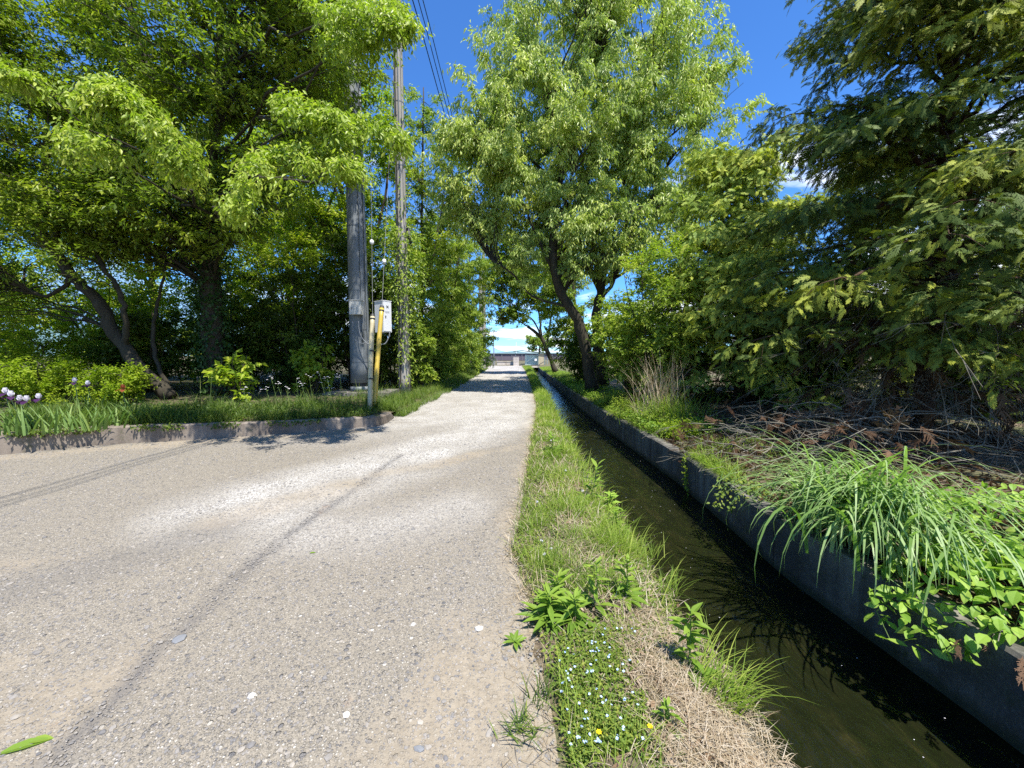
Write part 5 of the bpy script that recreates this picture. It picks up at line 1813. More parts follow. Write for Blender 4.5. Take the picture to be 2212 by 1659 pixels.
def verge_grass():
    b = MB()
    q = scatter_verge(24000, .17, 2.2, .14, 1.0, 1.2)
    q = q[(vnoise(q[:, 0], q[:, 1], .38, 6) + .3 * rng.rand(len(q)) > .42)]
    far = np.clip(q[:, 1] / 14, .8, 2.2)
    n = len(q)
    L = (.12 + .34 * rng.rand(n) ** 1.8) * (.35 + 1.1 * vnoise(q[:, 0], q[:, 1], .45, 3)) * (1 + .7 * (rng.rand(n) < .06))
    b.blades(q, rng.rand(n) * 6.283, .12 + .3 * rng.rand(n), L, .010 * far + .006 * rng.rand(n), np.clip(.38 + .27 * rng.randn(n) + .5 * (vnoise(q[:, 0], q[:, 1], .6, 8) - .5), 0, 1), 4, .4 + 1.4 * rng.rand(n))
    # a fuller fringe along the soft road edge past the kerb
    y = 9.8 + 36 * rng.rand(9000) ** 1.6
    x = np.interp(y, RL_Y, RL_X) + .30 - .95 * rng.rand(len(y)) ** 1.2 + .25 * (vnoise(y, y * 0, .9, 4) - .5)
    q = np.stack([x, y, np.where(x < np.interp(y, RL_Y, RL_X), verge_z(x, y), .0) - .01], 1)
    n = len(q)
    b.blades(q, rng.rand(n) * 6.283, .15 + .35 * rng.rand(n), .14 + .26 * rng.rand(n), .012 * np.clip(y / 13, 1, 3), np.clip(.5 + .25 * rng.randn(n), 0, 1), 3, .6 + rng.rand(n))
    tag(b.build('grass', M['grass_dark']), kind='stuff')
    # low leafy ground cover between the grass
    b = MB()
    q = scatter_verge(13000, .12, 2.8, 0, .9, 1.1)
    n = len(q)
    q[:, 2] += .02 + .16 * rng.rand(n) ** 1.5
    b.leaves(q, nrm(rnd(n) * V(1, 1, .4)), nrm(V(0, 0, 1) + rnd(n) * .45), .035 + .045 * rng.rand(n), .03 + .012 * rng.rand(n), np.clip(.4 + .25 * rng.randn(n), 0, 1), .2, .1)
    n = 1500
    i = (rng.rand(n) * (len(V_LINE) * .62)).astype(int)
    keep = vnoise(V_LINE[i, 0] * 1.0, V_LINE[i, 1], .35, 17) > .52
    i = i[keep]
    n = len(i)
    q = V_LINE[i] + np.stack([.05 * rng.randn(n) + .02, .03 * rng.randn(n) - .03, V_Z0[i] - .10 * rng.rand(n) ** 1.5 + .05], 1)
    b.leaves(q, nrm(rnd(n) - V(-.2, .5, .7)), nrm(V(.2, -.6, .8) + rnd(n) * .35), .03 + .04 * rng.rand(n), .03, np.clip(.6 + .25 * rng.randn(n), 0, 1), .2, .2)
    tag(b.build('ground_cover', M['leaf_dark']), kind='stuff')
    # dry grass stalks leaning out of the dark between iris and ivy trunk
    t = thing('dry_grass', 'arching dry straw coloured stalks behind the rust coloured iris', 'dry grass', on_verge(300, 830))
    o = tuple(t.location)
    b = MB()
    n = 60
    base = np.array(o) + rnd(n) * V(.25, .2, 0)
    b.blades(base, 2.6 + rng.randn(n) * .9, .25 + .5 * rng.rand(n), .7 + .7 * rng.rand(n), .009, rng.rand(n), 5, .8 * rng.rand(n))
    b.build('stalks', M['grass_dry'], origin=o, parent=t)


verge_grass()


def iris(px, py, bx, by, label, mats, n=9, h=None, open_=1.0, bloom=True):
    """an iris: a fan of sword leaves, a stem, and a bloom of pale standards over dark falls"""
    base = on_verge(bx, by, .40)
    head = at(px, py, base[1])
    h = head[2] - base[2]
    r = thing('iris', label, 'iris', base, 'irises on the left verge')
    b = MB()
    az = rng.randn(n) * .5 + rng.choice([0, math.pi], n)
    b.blades(base + rnd(n) * V(.09, .06, 0), az, .12 + .35 * rng.rand(n), .34 + .22 * rng.rand(n), .034 + .012 * rng.rand(n), np.clip(.5 + .25 * rng.randn(n), 0, 1), 5, .25 + .55 * rng.rand(n))
    b.build('leaves', M['iris_leaf'], origin=base, parent=r)
    if not bloom:
        return
    b = MB()
    P = line(base, head - V(0, 0, .05), 6)
    P[1:-1] += rnd(4) * .006
    b.tube(P, np.linspace(.009, .006, 6), 6)
    b.build('stem', M['stem_green'], origin=base, parent=r)
    top, fall = mats
    b = MB()
    for k in range(3):
        a = k * 2.094 + rng.rand()
        m = 3
        aa = a + np.linspace(-.5, .5, m)
        d = np.stack([np.cos(aa) * .55, np.sin(aa) * .55, np.ones(m)], 1)
        b.leaves(np.tile(head, (m, 1)) + d * V(.012, .012, 0), nrm(d), nrm(np.stack([-np.cos(aa), -np.sin(aa), np.full(m, .5)], 1)), .095, .075, rng.rand(m) * .6 + .3, .3, -.35, 'oval')
    b.build('standard', M[top], origin=base, parent=r)
    b = MB()
    for k in range(3):
        a = k * 2.094 + 1.0 + rng.rand() * .4
        d = V(math.cos(a), math.sin(a), .12)
        b.leaves((head + d * .015)[None], nrm(d)[None], V(0, 0, 1)[None], .115, .085, [rng.rand() * .6], .1, .55, 'oval')
    b.build('fall', M[fall], origin=base, parent=r)


PW = ('petal_white', 'petal_purple')
for px, py, bx, by, lab in (
        (12, 850, 40, 925, 'white and dark purple iris nearest the left edge of the photo'),
        (24, 857, 60, 930, 'white and purple iris overlapping the leftmost bloom'),
        (43, 866, 95, 922, 'first of two touching pale irises low over the kerb'),
        (58, 867, 120, 926, 'right one of the two touching pale irises low over the kerb'),
        (84, 862, 150, 920, 'pale lilac iris standing right of the two touching blooms'),
        (162, 826, 175, 900, 'tallest white and purple iris, standing clear of the leaves'),
        (190, 832, 205, 890, 'shaded white and black purple iris right of the tallest bloom')):
    iris(px, py, bx, by, lab, PW)
iris(266, 841, 275, 900, 'rust coloured iris deep in the shade', ('petal_rust', 'petal_rust'))
for bx, by, lab in ((215, 915, 'flowerless iris fan right of the pale blooms'), (255, 912, 'flowerless iris fan in half shade above the kerb joint'), (300, 908, 'flowerless iris fan in deep shade by the trailing weed'),
                    (20, 930, 'flowerless iris fan at the left edge by the kerb'), (185, 922, 'flowerless iris fan leaning over the kerb edge'), (330, 900, 'dark flowerless iris fan furthest right')):
    iris(0, 0, bx, by, lab, PW, n=13, bloom=False)


def white_flowers():
    spots = [(525, 838), (545, 822), (560, 846), (585, 815), (600, 830), (620, 838), (640, 820), (652, 832), (668, 812), (690, 806), (700, 826), (706, 815), (735, 812), (532, 850), (575, 838), (715, 838)]
    for k, (dx, dy) in enumerate(spots):
        Y = 9.6 + .9 * rng.rand()
        head = at(dx, dy, Y)
        base = V(head[0] + .05 * rng.randn(), Y + .1, 0)
        base[2] = float(verge_z(base[0], base[1])[0])
        near = ('left of the clump' if dx < 580 else 'in the middle of the clump' if dx < 660 else 'close to the steel pole')
        r = thing('white_flower', 'tall stem of small white flowers in the shaded grass ' + near, 'flower', base, 'white flowers on the verge ' + near)
        b = MB()
        b.tube(line(base, head, 5), .005, 4)
        n = 8
        b.leaves(base + (head - base) * rng.rand(n, 1) * .8, rnd(n) * V(1, 1, .2) + V(0, 0, .6), V(0, 0, 1) + rnd(n) * .2, .07, .018, rng.rand(n))
        b.build('stem', M['stem_green'], origin=base, parent=r)
        b = MB()
        for j in range(5):
            c = head + rng.randn(3) * V(.055, .04, .035)
            m = 7
            a = np.arange(m) * 6.283 / m
            d = np.stack([np.cos(a), np.sin(a), .25 + 0 * a], 1)
            b.leaves(np.tile(c, (m, 1)), d, np.tile(V(0, -.5, 1), (m, 1)), .026, .016, .4 + .6 * rng.rand(m), .1)
        b.build('blossom', M['petal_white'], origin=base, parent=r)


white_flowers()
# a weed trailing over the kerb
t = thing('trailing_weed', 'small leafy weed trailing down the shaded face of the kerb', 'weed', on_verge(312, 925, .3))
b = MB()
o = np.array(t.location)
n = 110
q = np.array([gnd(312, 953)])[0] + np.stack([.16 * rng.randn(n), .03 * rng.randn(n) - .05, .04 + .32 * rng.rand(n)], 1)
b.leaves(q, rnd(n) - V(0, 0, .6), V(.3, -1, .6) + rnd(n) * .3, .05 + .03 * rng.rand(n), .035, rng.rand(n), .2, .1)
b.build('leaves', M['leaf_back'], origin=o, parent=t)


# ------------------------------------------------------------------ strip of grass between road and canal
def strip_pts(n, y0, y1, pw=1.5, u0=-.08, u1=1.1):
    y = y0 + (y1 - y0) * rng.rand(n) ** pw
    u = u0 + (u1 - u0) * rng.rand(n)
    x = edge(y) + (cl(y) - edge(y)) * u
    return np.stack([x, y, strip_z(x, y) - .006], 1), u


def dead_zone(x, y):
    """bare, dry corner at the near end of the strip beside the water"""
    e = np.clip((x - edge(y)) / (cl(y) - edge(y)), 0, 1)
    return np.clip((2.25 - y) / .5, 0, 1) * np.clip((e - .38) / .2, 0, 1) + .55 * np.clip(1 - np.abs(y - 2.9) / .5, 0, 1) * np.clip(1 - abs(e - .45) / .3, 0, 1)


def bank_grass():
    b, dry = MB(), MB()
    for n, y0, y1, h0, h1, w in ((46000, 1.15, 5.5, .04, .15, .0042), (36000, 5.5, 16, .06, .20, .0080), (12000, 16, 55, .08, .26, .020)):
        q, u = strip_pts(n, y0, y1, 1.1)
        k = vnoise(q[:, 0], q[:, 1], .45, 51) * .7 + vnoise(q[:, 0], q[:, 1], .16, 52) * .4 + .25 * u
        soft = .54 if y0 < 2 else .40
        ok = (k + .12 * rng.randn(n) > soft) & (rng.rand(n) > dead_zone(q[:, 0], q[:, 1]) * 1.1) & (u + .06 * rng.randn(n) > .04)
        if y0 < 2:
            ok &= (q[:, 1] > 2.3) | (rng.rand(n) < .10)
        q, k, u = q[ok], k[ok], u[ok]
        m = len(q)
        L = (h0 + (h1 - h0) * rng.rand(m)) * (.25 + 1.5 * np.clip(vnoise(q[:, 0], q[:, 1], .30, 57), 0, 1) ** 1.4) * (1 + 1.0 * (rng.rand(m) < .07))
        b.blades(q, rng.rand(m) * 6.283, .1 + .6 * rng.rand(m), L, w * (.7 + .6 * rng.rand(m)), np.clip(.42 + .26 * rng.randn(m) + .7 * (vnoise(q[:, 0], q[:, 1], .5, 53) - .5), 0, 1), 4, .4 + 1.3 * rng.rand(m))
    # long blades that lean over the water's edge
    y = 1.6 + 16 * rng.rand(2600) ** 1.5
    x = cl(y) - .16 + .2 * rng.rand(len(y))
    keep = rng.rand(len(y)) < np.clip(vnoise(y, y * 0, .55, 54) * 1.6 - .25, .08, 1)
    q = np.stack([x, y, strip_z(x, y) - .02], 1)[keep]
    m = len(q)
    b.blades(q, rng.randn(m) * .75, .15 + .55 * rng.rand(m), .16 + .28 * rng.rand(m) ** 1.5, .0055 + .0015 * q[:, 1] * .5, np.clip(.55 + .25 * rng.randn(m), 0, 1), 5, .4 + 1.2 * rng.rand(m))
    tag(b.build('grass', M['grass']), kind='stuff')
    # dead straw
    q, u = strip_pts(30000, 1.1, 3.6, 1.0, -.02, 1.12)
    dz = dead_zone(q[:, 0], q[:, 1])
    ok = rng.rand(len(q)) < dz * 1.0 + .05
    q = q[ok]
    m = len(q)
    q[:, 2] += .03 * rng.rand(m) + .02
    b.v = []
    b = MB()
    b.blades(q, rng.rand(m) * 6.283, 1.0 + .5 * rng.rand(m), .03 + .10 * rng.rand(m) ** 1.5, .0016 + .0018 * rng.rand(m), np.clip(rng.beta(1.3, 1.2, m), 0, 1), 5, rng.rand(m) ** 2 * 3.6)
    q, u = strip_pts(7500, 2.2, 15, 1.2)
    m = len(q)
    b.blades(q, rng.rand(m) * 6.283, .5 + .9 * rng.rand(m), .06 + .14 * rng.rand(m), .004 + .0008 * q[:, 1], rng.rand(m), 4, rng.rand(m) * 1.0)
    # thin brown needles along the road's edge
    y = 1.2 + 8 * rng.rand(2600) ** 1.3
    x = edge(y) + .12 * rng.randn(len(y))
    q = np.stack([x, y, np.maximum(strip_z(x, y), .012) + .008], 1)
    m = len(q)
    b.blades(q, rng.rand(m) * 6.283, 1.35 + .15 * rng.rand(m), .03 + .05 * rng.rand(m), .0022, .25 * rng.rand(m), 3, .2 * rng.rand(m))
    tag(b.build('straw', M['grass_dry']), kind='stuff')
    # clover and other small leaves
    b = MB()
    q, u = strip_pts(26000, 1.2, 11, 1.1, .0, 1.05)
    k = vnoise(q[:, 0], q[:, 1], .33, 61)
    ok = (k > .42) & (rng.rand(len(q)) > dead_zone(q[:, 0], q[:, 1]))
    q = q[ok]
    m = len(q)
    q[:, 2] += .005 + .05 * rng.rand(m) * np.clip((k[ok] - .4) * 3, .3, 1)
    b.leaves(q, rnd(m) * V(1, 1, .3), V(0, 0, 1) + rnd(m) * .35, .014 + .020 * rng.rand(m), .012 + .010 * rng.rand(m), np.clip(.5 + .25 * rng.randn(m), 0, 1), .2, .1)
    tag(b.build('clover', M['clover']), kind='stuff')
    # leaf litter
    b = MB()
    q, u = strip_pts(2200, 1.15, 4.5, 1.0, .2, 1.1)
    ok = rng.rand(len(q)) < dead_zone(q[:, 0], q[:, 1]) + .12
    q = q[ok]
    m = len(q)
    q[:, 2] += .02 + .02 * rng.rand(m)
    b.leaves(q, rnd(m) * V(1, 1, .15), V(0, 0, 1) + rnd(m) * .35, .02 + .045 * rng.rand(m) ** 2, .010 + .014 * rng.rand(m), rng.rand(m), .3, .25, 'oval')
    tag(b.build('leaf_litter', M['litter']), kind='stuff')


bank_grass()


def strip_at(dx, dy):
    p = gnd(dx, dy, .04)
    p[2] = float(strip_z(p[0], p[1])) if p[0] > edge(p[1]) else float(road_z(p[0], p[1]))
    return p


def speedwell():
    cx = strip_at(1295, 1465)
    r = thing('speedwell_patch', 'low patch of tiny sky blue flowers at the road edge in the foreground', 'flowers', cx)
    b, fl = MB(), []
    n = 5200
    pts = []
    while len(pts) < n:
        d = rng.rand(3)
        dx, dy = 1205 + 190 * d[0], 1385 + 270 * d[1]
        p = strip_at(dx, dy)
        if p[0] < edge(p[1]) + .02:
            continue
        if vnoise(p[0], p[1], .11, 71) + .5 * d[2] - .25 * (dx > 1350) < .50:
            continue
        pts.append(p)
    q = np.array(pts)
    m = len(q)
    q[:, 2] += .004 + .045 * rng.rand(m)
    b.leaves(q, rnd(m) * V(1, 1, .4), V(0, 0, 1) + rnd(m) * .4, .008 + .010 * rng.rand(m), .007 + .006 * rng.rand(m), np.clip(.5 + .28 * rng.randn(m), 0, 1), .2, .1)
    b.build('foliage', M['clover'], origin=cx, parent=r)
    proto = None
    for k in range(84):
        p = q[rng.randint(m)]
        p = np.array([p[0], p[1], strip_z(p[0], p[1]) + .05 + .012 * rng.rand()])
        if proto is None:
            b = MB()
            a = np.arange(4) * 1.5708
            d = np.stack([np.cos(a), np.sin(a), .12 + 0 * a], 1)
            b.leaves(np.zeros((4, 3)), d, np.tile(V(0, 0, 1), (4, 1)), .0062, .0066, [.3, .5, .6, .8], .1, .05, 'oval')
            proto = b.build('flower', M['petal_blue'], parent=r)
            o = proto
        else:
            o = proto.copy()
            COL.objects.link(o)
            o.parent = r
        o.location = p - cx
        o.rotation_euler = (.3 * rng.randn(), .3 * rng.randn(), rng.rand() * 6)


speedwell()
for dx, dy, lab in ((1403, 1626, 'bright yellow star shaped flower near the bottom edge'), (1293, 1621, 'small yellow flower half hidden left of the brighter one')):
    p = strip_at(dx, dy)
    r = thing('yellow_flower', lab, 'flower', p, 'yellow flowers in the near grass')
    b = MB(); b.tube(line(p, p + V(0, 0, .05), 4), .0015, 4); b.build('stem', M['stem_green'], origin=p, parent=r)
    b = MB()
    n = 7
    a = np.arange(n) * 6.283 / n
    b.leaves(np.tile(p + V(0, 0, .052), (n, 1)), np.stack([np.cos(a), np.sin(a), .25 + 0 * a], 1), np.tile(V(0, 0, 1), (n, 1)), .013, .008, rng.rand(n), .15, .1, 'oval')
    b.build('blossom', M['petal_yellow'], origin=p, parent=r)
proto = None
for k, (dx, dy) in enumerate(((1170, 1195), (1190, 1216), (1176, 1225), (1160, 1103), (1258, 1082), (1190, 970), (1222, 1040), (1247, 935), (1213, 945))):
    p = strip_at(dx, dy)
    if proto is None:
        r = thing('clover_flower', 'white clover head in the grass strip by the road', 'flower', p, 'white clover heads')
        b = MB(); b.tube(line(p, p + V(0, 0, .07), 3), .0016, 4); b.build('stem', M['stem_green'], origin=p, parent=r)
        b = MB()
        n = 26
        d = nrm(rnd(n) + V(0, 0, .4))
        b.leaves(p + V(0, 0, .075) + d * .002, d, nrm(rnd(n)), .013, .006, rng.rand(n), .2)
        b.build('blossom', M['petal_white'], origin=p, parent=r)
        proto = r
    else:
        copy_thing(proto, p, k, None)


def weed(dx, dy, h, label, n=26, L=(.05, .11), W=.26, base_leaves=10, lean=(0, 0), mat='weed', name='weed', p=None, group=None):
    """upright leafy weed: one stem with lance shaped leaves winding up it"""
    p = strip_at(dx, dy) if p is None else p
    r = thing(name, label, 'weed', p, group)
    b = MB()
    top = p + V(lean[0], lean[1], h)
    P = line(p, top, 7) + np.sin(np.linspace(0, 3.14, 7))[:, None] * V(.01, .01, 0)
    b.tube(P, np.linspace(.0045, .0025, 7), 6)
    b.build('stem', M['stem_green'], origin=p, parent=r)
    b = MB()
    u = np.linspace(.12, 1, n)
    a = np.arange(n) * 2.4 + rng.rand() + .5 * rng.randn(n)
    d = np.stack([np.cos(a), np.sin(a), .35 + .55 * u ** 2 + .3 * rng.randn(n)], 1)
    LL = (L[0] + (L[1] - L[0]) * np.sin(np.clip(u * 1.15, 0, 1) * 2.4)) * (.55 + .6 * rng.rand(n))
    q = p + (top - p) * u[:, None]
    b.leaves(q, d, V(0, 0, 1) + rnd(n) * .15 - d * .2, LL, LL * W, np.clip(.5 + .3 * (u - .4) + .15 * rng.randn(n), 0, 1), .3, .28, 'oval')
    if base_leaves:
        k = base_leaves
        a = rng.rand(k) * 6.283
        d = np.stack([np.cos(a), np.sin(a), .35 + .3 * rng.rand(k)], 1)
        b.leaves(np.tile(p, (k, 1)) + V(0, 0, .01), d, V(0, 0, 1) + rnd(k) * .15, L[1] * (1.1 + .5 * rng.rand(k)), L[1] * W * 1.2, np.clip(.4 + .2 * rng.randn(k), 0, 1), .3, .3, 'oval')
    b.build('leaves', M[mat], origin=p, parent=r)


weed(1487, 1450, 0.320, 'tall upright weed nearest the water with a leafy crown', 34, (0.062, 0.106), .36)
weed(1286, 1330, 0.272, 'upright weed in the middle of the grass strip', 24, (0.062, 0.100), .30)
weed(1352, 1310, 0.256, 'pale broad leaved weed beside the water in mid strip', 24, (0.062, 0.106), .36, 14)
weed(1185, 1335, 0.160, 'bushy dark weed at the road edge, left of the upright one', 34, (0.088, 0.131), .24, 22)
weed(1240, 1352, 0.144, 'bushy weed with narrow leaves right of the darker one', 30, (0.075, 0.119), .26, 16)
weed(1205, 1305, 0.160, 'small bushy weed behind the dark one at the road edge', 24, (0.075, 0.112), .26, 14)
weed(1274, 1083, 0.384, 'upright willow leaved weed leaning over the canal', 22, (0.100, 0.163), .26, 6, (.08, 0))
weed(1318, 1085, 0.160, 'yellow green weed low at the canal edge', 24, (0.062, 0.112), .42, 14, mat='vine')
weed(1330, 1140, 0.208, 'leafy weed on the canal edge below the yellow green one', 22, (0.062, 0.112), .34, 10)
weed(1192, 985, 0.288, 'weed in the grass near the road at the start of the pale gravel', 20, (0.100, 0.150), .3, 10)
weed(1112, 1384, 0.019, 'small flat rosette on bare soil at the road edge', 3, (0.037, 0.050), .4, 9)
weed(1440, 1600, 0.096, 'small weed in the dry straw at the bottom', 12, (0.037, 0.062), .4, 6)


def tuft(dx, dy, n, L, label, spread=.03, mat='grass', w=.006, azc=None, droop=(.5, 1.4), p=None, K=5, name='grass_tuft', lean=(.15, .7), group='grass tufts'):
    p = strip_at(dx, dy) if p is None else p
    r = thing(name, label, 'grass', p, group)
    b = MB()
    az = rng.rand(n) * 6.283 if azc is None else azc[0] + azc[1] * rng.randn(n)
    b.blades(p + rnd(n) * V(spread, spread, 0), az, lean[0] + (lean[1] - lean[0]) * rng.rand(n), L * (.5 + .5 * rng.rand(n)), w * (.7 + .6 * rng.rand(n)), np.clip(.45 + .25 * rng.randn(n), 0, 1), K, droop[0] + (droop[1] - droop[0]) * rng.rand(n))
    b.build('blades', M[mat], origin=p, parent=r)
    return r


tuft(1165, 1505, 34, .15, 'grass tuft on bare soil, upper of the two by the road edge', .035, 'grass_dark', lean=(.05, .5), droop=(.2, 1.0))
tuft(1135, 1575, 44, .15, 'grass tuft sprawling over bare soil, lower of the two by the road edge', .035, 'grass_dark', lean=(.5, 1.2), droop=(.2, .9))
tuft(1562, 1500, 34, .26, 'long bladed grass tuft reaching over the water in the foreground', .05, 'grass', .006, (.2, .8), (.4, 1.3), lean=(.3, .9))
tuft(1440, 1265, 46, .24, 'long bladed grass tuft at the canal edge by the tall upright weed', .05, 'grass', .005, (.2, .9), (.3, 1.2), lean=(.2, .8))
tuft(1398, 1190, 44, .24, 'long bladed grass tuft at the canal edge in mid strip', .05, 'grass', .005, (.2, .9), (.3, 1.2), lean=(.2, .8))
tuft(1215, 1180, 50, .16, 'low bushy grass tuft at the road edge among clover heads', .06, 'grass_dark', .005)
tuft(1255, 1120, 60, .18, 'grass tuft in the middle of the strip behind the clover heads', .08, 'grass', .005)

# the fallen green leaf on the road
p = gnd(52, 1626)
r = thing('fallen_leaf', 'torn green leaf lying on the gravel in the near left corner', 'leaf', p)
b = MB()
b.leaves(np.array([p + V(-.075, -.03, .022)]), V(.14, .062, .012)[None], V(0, 0, 1)[None], .17, .05, [.5], .35, .08, 'oval')
b.leaves(np.array([p + V(-.01, .02, .026)]), V(.10, .02, .006)[None], V(0.1, 0, 1)[None], .09, .035, [.8], .3, .1, 'oval')
b.build('blade', M['weed'], origin=p, parent=r)
b = MB(); b.tube(np.array([p + V(-.075, -.03, .022), p + V(-.10, -.045, .024)]), .0025, 5); b.build('stalk', M['stem_green'], origin=p, parent=r)
p = gnd(668, 1200)
r = thing('fallen_leaf', 'tiny green leaf scrap on the gravel near the tyre track', 'leaf', p)
b = MB(); b.leaves(np.array([p + V(0, 0, .02)]), V(1, .2, .1)[None], V(0, 0, 1)[None], .05, .02, [.5], .3, .1, 'oval'); b.build('blade', M['weed'], origin=p, parent=r)


# ------------------------------------------------------------------ right bank planting
def bank_at(x, y):
    return V(x, y, float(bank_z(x, y)))


def right_bank():
    # brown needle litter under the conifers
    b = MB()
    n = 26000
    y = 1.0 + 13 * rng.rand(n) ** 1.2
    x = cr(y) + .10 + 5.5 * rng.rand(n) ** 1.2
    ok = vnoise(x, y, .6, 81) + .3 * rng.rand(n) > .42
    x, y = x[ok], y[ok]
    q = np.stack([x, y, bank_z(x, y) + .01 + .05 * rng.rand(len(x))], 1)
    m = len(q)
    b.leaves(q, rnd(m) * V(1, 1, .3), V(0, 0, 1) + rnd(m) * .6, .05 + .08 * rng.rand(m), .010 + .02 * rng.rand(m), np.clip(rng.beta(1.6, 2.2, m), 0, 1), .3, .3)
    tag(b.build('needle_litter', M['cypress_dead']), kind='stuff')
    b = MB()
    n = 420
    y = 1.5 + 9 * rng.rand(n)
    x = cr(y) + .25 + 4 * rng.rand(n)
    q = np.stack([x, y, bank_z(x, y) + .02], 1)
    a = rng.rand(n) * 6.283
    L = .25 + .6 * rng.rand(n)
    d = np.stack([np.cos(a), np.sin(a), .15 * rng.rand(n)], 1) * L[:, None]
    P = np.stack([q, q + d * .5 + rnd(n) * .04 + V(0, 0, .03), q + d], 1)
    b.tubes(P, np.ones((n, 1)) * np.array([[.005, .004, .002]]), 4)
    tag(b.build('twig_litter', M['twig_dead']), kind='stuff')
    # grass on and over the wall top
    b = MB()
    y = 4.6 + 45 * rng.rand(26000) ** 1.9
    u = rng.rand(len(y)) ** 1.4
    x = cr(y) + .04 + 1.5 * u
    k = vnoise(x, y, .55, 82) + .25 * (1 - u) + .15 * rng.randn(len(y)) + .30 * np.clip((y - 8.0) / 3, -1.6, .4)
    ok = k > .62
    x, y = x[ok], y[ok]
    q = np.stack([x, y, np.maximum(bank_z(x, y), .05)], 1)
    m = len(q)
    w = np.clip(.0035 + .0009 * y, 0, .02)
    over = np.clip(1 - (x - cr(y)) / .35, 0, 1)
    az = np.where(rng.rand(m) < over, math.pi + .7 * rng.randn(m), rng.rand(m) * 6.283)
    b.blades(q, az, .2 + .7 * rng.rand(m), .12 + .20 * rng.rand(m), w, np.clip(.45 + .25 * rng.randn(m), 0, 1), 3, .6 + 1.5 * rng.rand(m) * (.5 + over))
    tag(b.build('grass', M['grass']), kind='stuff')
    b = MB()
    y = 6.9 + 25 * rng.rand(12000) ** 1.5
    x = cr(y) + .0 + 1.6 * rng.rand(len(y)) ** 1.3
    ok = vnoise(x, y, .5, 83) > .42
    x, y = x[ok], y[ok]
    m = len(x)
    q = np.stack([x, y, np.maximum(bank_z(x, y), .05) + .03 + .22 * rng.rand(m)], 1)
    b.leaves(q, rnd(m) * V(1, 1, .4), V(0, 0, 1) + rnd(m) * .4, .04 + .05 * rng.rand(m), .03 + .02 * rng.rand(m), np.clip(.5 + .25 * rng.randn(m), 0, 1), .2, .15)
    tag(b.build('ground_cover', M['weed']), kind='stuff')
    # tall dry grass with green shoots
    c = bank_at(3.4, 8.8)
    r = thing('pampas_clump', 'tall clump of dry pale grass stalks over fresh green blades above the canal', 'grass', c)
    b = MB()
    n = 170
    b.blades(c + rnd(n) * V(.22, .22, 0), rng.rand(n) * 6.283, .03 + .4 * rng.rand(n), 1.2 + .75 * rng.rand(n), .011, rng.rand(n), 6, .3 + 1.1 * rng.rand(n) ** 1.5)
    n = 120
    b.blades(c + rnd(n) * V(.32, .32, 0), rng.rand(n) * 6.283, .3 + .8 * rng.rand(n), .5 + .5 * rng.rand(n), .010, rng.rand(n), 5, .4 + 1.6 * rng.rand(n))
    b.build('dry_stalks', M['grass_dry'], origin=c, parent=r)
    b = MB()
    n = 420
    b.blades(c + V(.12, -.45, 0) + rnd(n) * V(.34, .26, 0), rng.rand(n) * 6.283, .05 + .35 * rng.rand(n), .55 + .45 * rng.rand(n), .012, np.clip(.55 + .2 * rng.randn(n), 0, 1), 4, .5 + 1.2 * rng.rand(n))
    b.build('green_blades', M['grass'], origin=c, parent=r)
    # mounds of fresh growth on the wall edge
    for x, y, h, rad, lab in ((3.1, 8.3, .42, .50, 'fresh green mound on the wall edge below the dry grass'), (2.95, 9.6, .40, .45, 'fresh green mound hanging over the wall left of the dry grass'),
                              (3.0, 11.3, .5, .5, 'leafy green mound on the wall farther up the canal'), (3.2, 7.2, .26, .34, 'low yellow green mound nearest on the wall edge')):
        shrub(x, y, h, rad, lab, 'leaf_shrub' if h > .3 else 'leaf_yellow', name='green_mound', n=26, L=(.03, .055), W=.5, nl=14, tw=8, z=float(bank_z(x, y)), group='green mounds on the canal wall', stems=3, cat='plant')
    # the big drooping clump
    c = bank_at(3.0, 3.08) + V(0, 0, .06)
    r = thing('arching_grass', 'big clump of broad arching green grass hanging over the canal wall', 'grass', c)
    b = MB()
    n = 520
    az = math.pi + .45 + rng.randn(n) * .9
    L = .62 + .85 * rng.rand(n)
    b.blades(c + rnd(n) * V(.22, .26, 0), az, .02 + .65 * rng.rand(n) ** 1.4, L, .017 + .015 * rng.rand(n), np.clip(.5 + .25 * rng.randn(n), 0, 1), 10, 1.7 + 1.6 * rng.rand(n))
    b.build('blades', M['pampas'], origin=c, parent=r)
    b = MB()
    n = 60
    b.blades(c + rnd(n) * V(.2, .2, 0), math.pi + rng.randn(n) * 1.2, .2 + .6 * rng.rand(n), .4 + .5 * rng.rand(n), .006, rng.rand(n), 6, 1.4 + 1.0 * rng.rand(n))
    b.build('dry_blades', M['grass_dry'], origin=c, parent=r)
    # leafy vines in the near right corner
    def vine(x, y, rx, ry, n, label, L=(.06, .105), hz=.38, over=.25, mat='vine', seed=0):
        c = bank_at(x, y)
        r = thing('leafy_vine', label, 'vine', c, 'leafy vines over the canal wall')
        b = MB()
        q = []
        while len(q) < n:
            d = rng.rand(3) * 2 - 1
            if d[0] ** 2 + d[1] ** 2 > 1:
                continue
            px, py = x + d[0] * rx, y + d[1] * ry
            hh = hz * max(0, 1 - (d[0] ** 2 + d[1] ** 2)) ** .6
            z = float(bank_z(px, py)) + hh * (.35 + .65 * rng.rand())
            if px < cr(py) + .0:
                z = .10 - (cr(py) - px) * 1.15 + .12 * rng.rand()
            if vnoise(px, py, .12, seed + 90) + .4 * rng.rand() < .38:
                continue
            q.append((px, py, z))
        q = np.array(q)
        m = len(q)
        d = rnd(m) * V(1, 1, .35) + V(-.35, -.35, -.35)
        LL = L[0] + (L[1] - L[0]) * rng.rand(m)
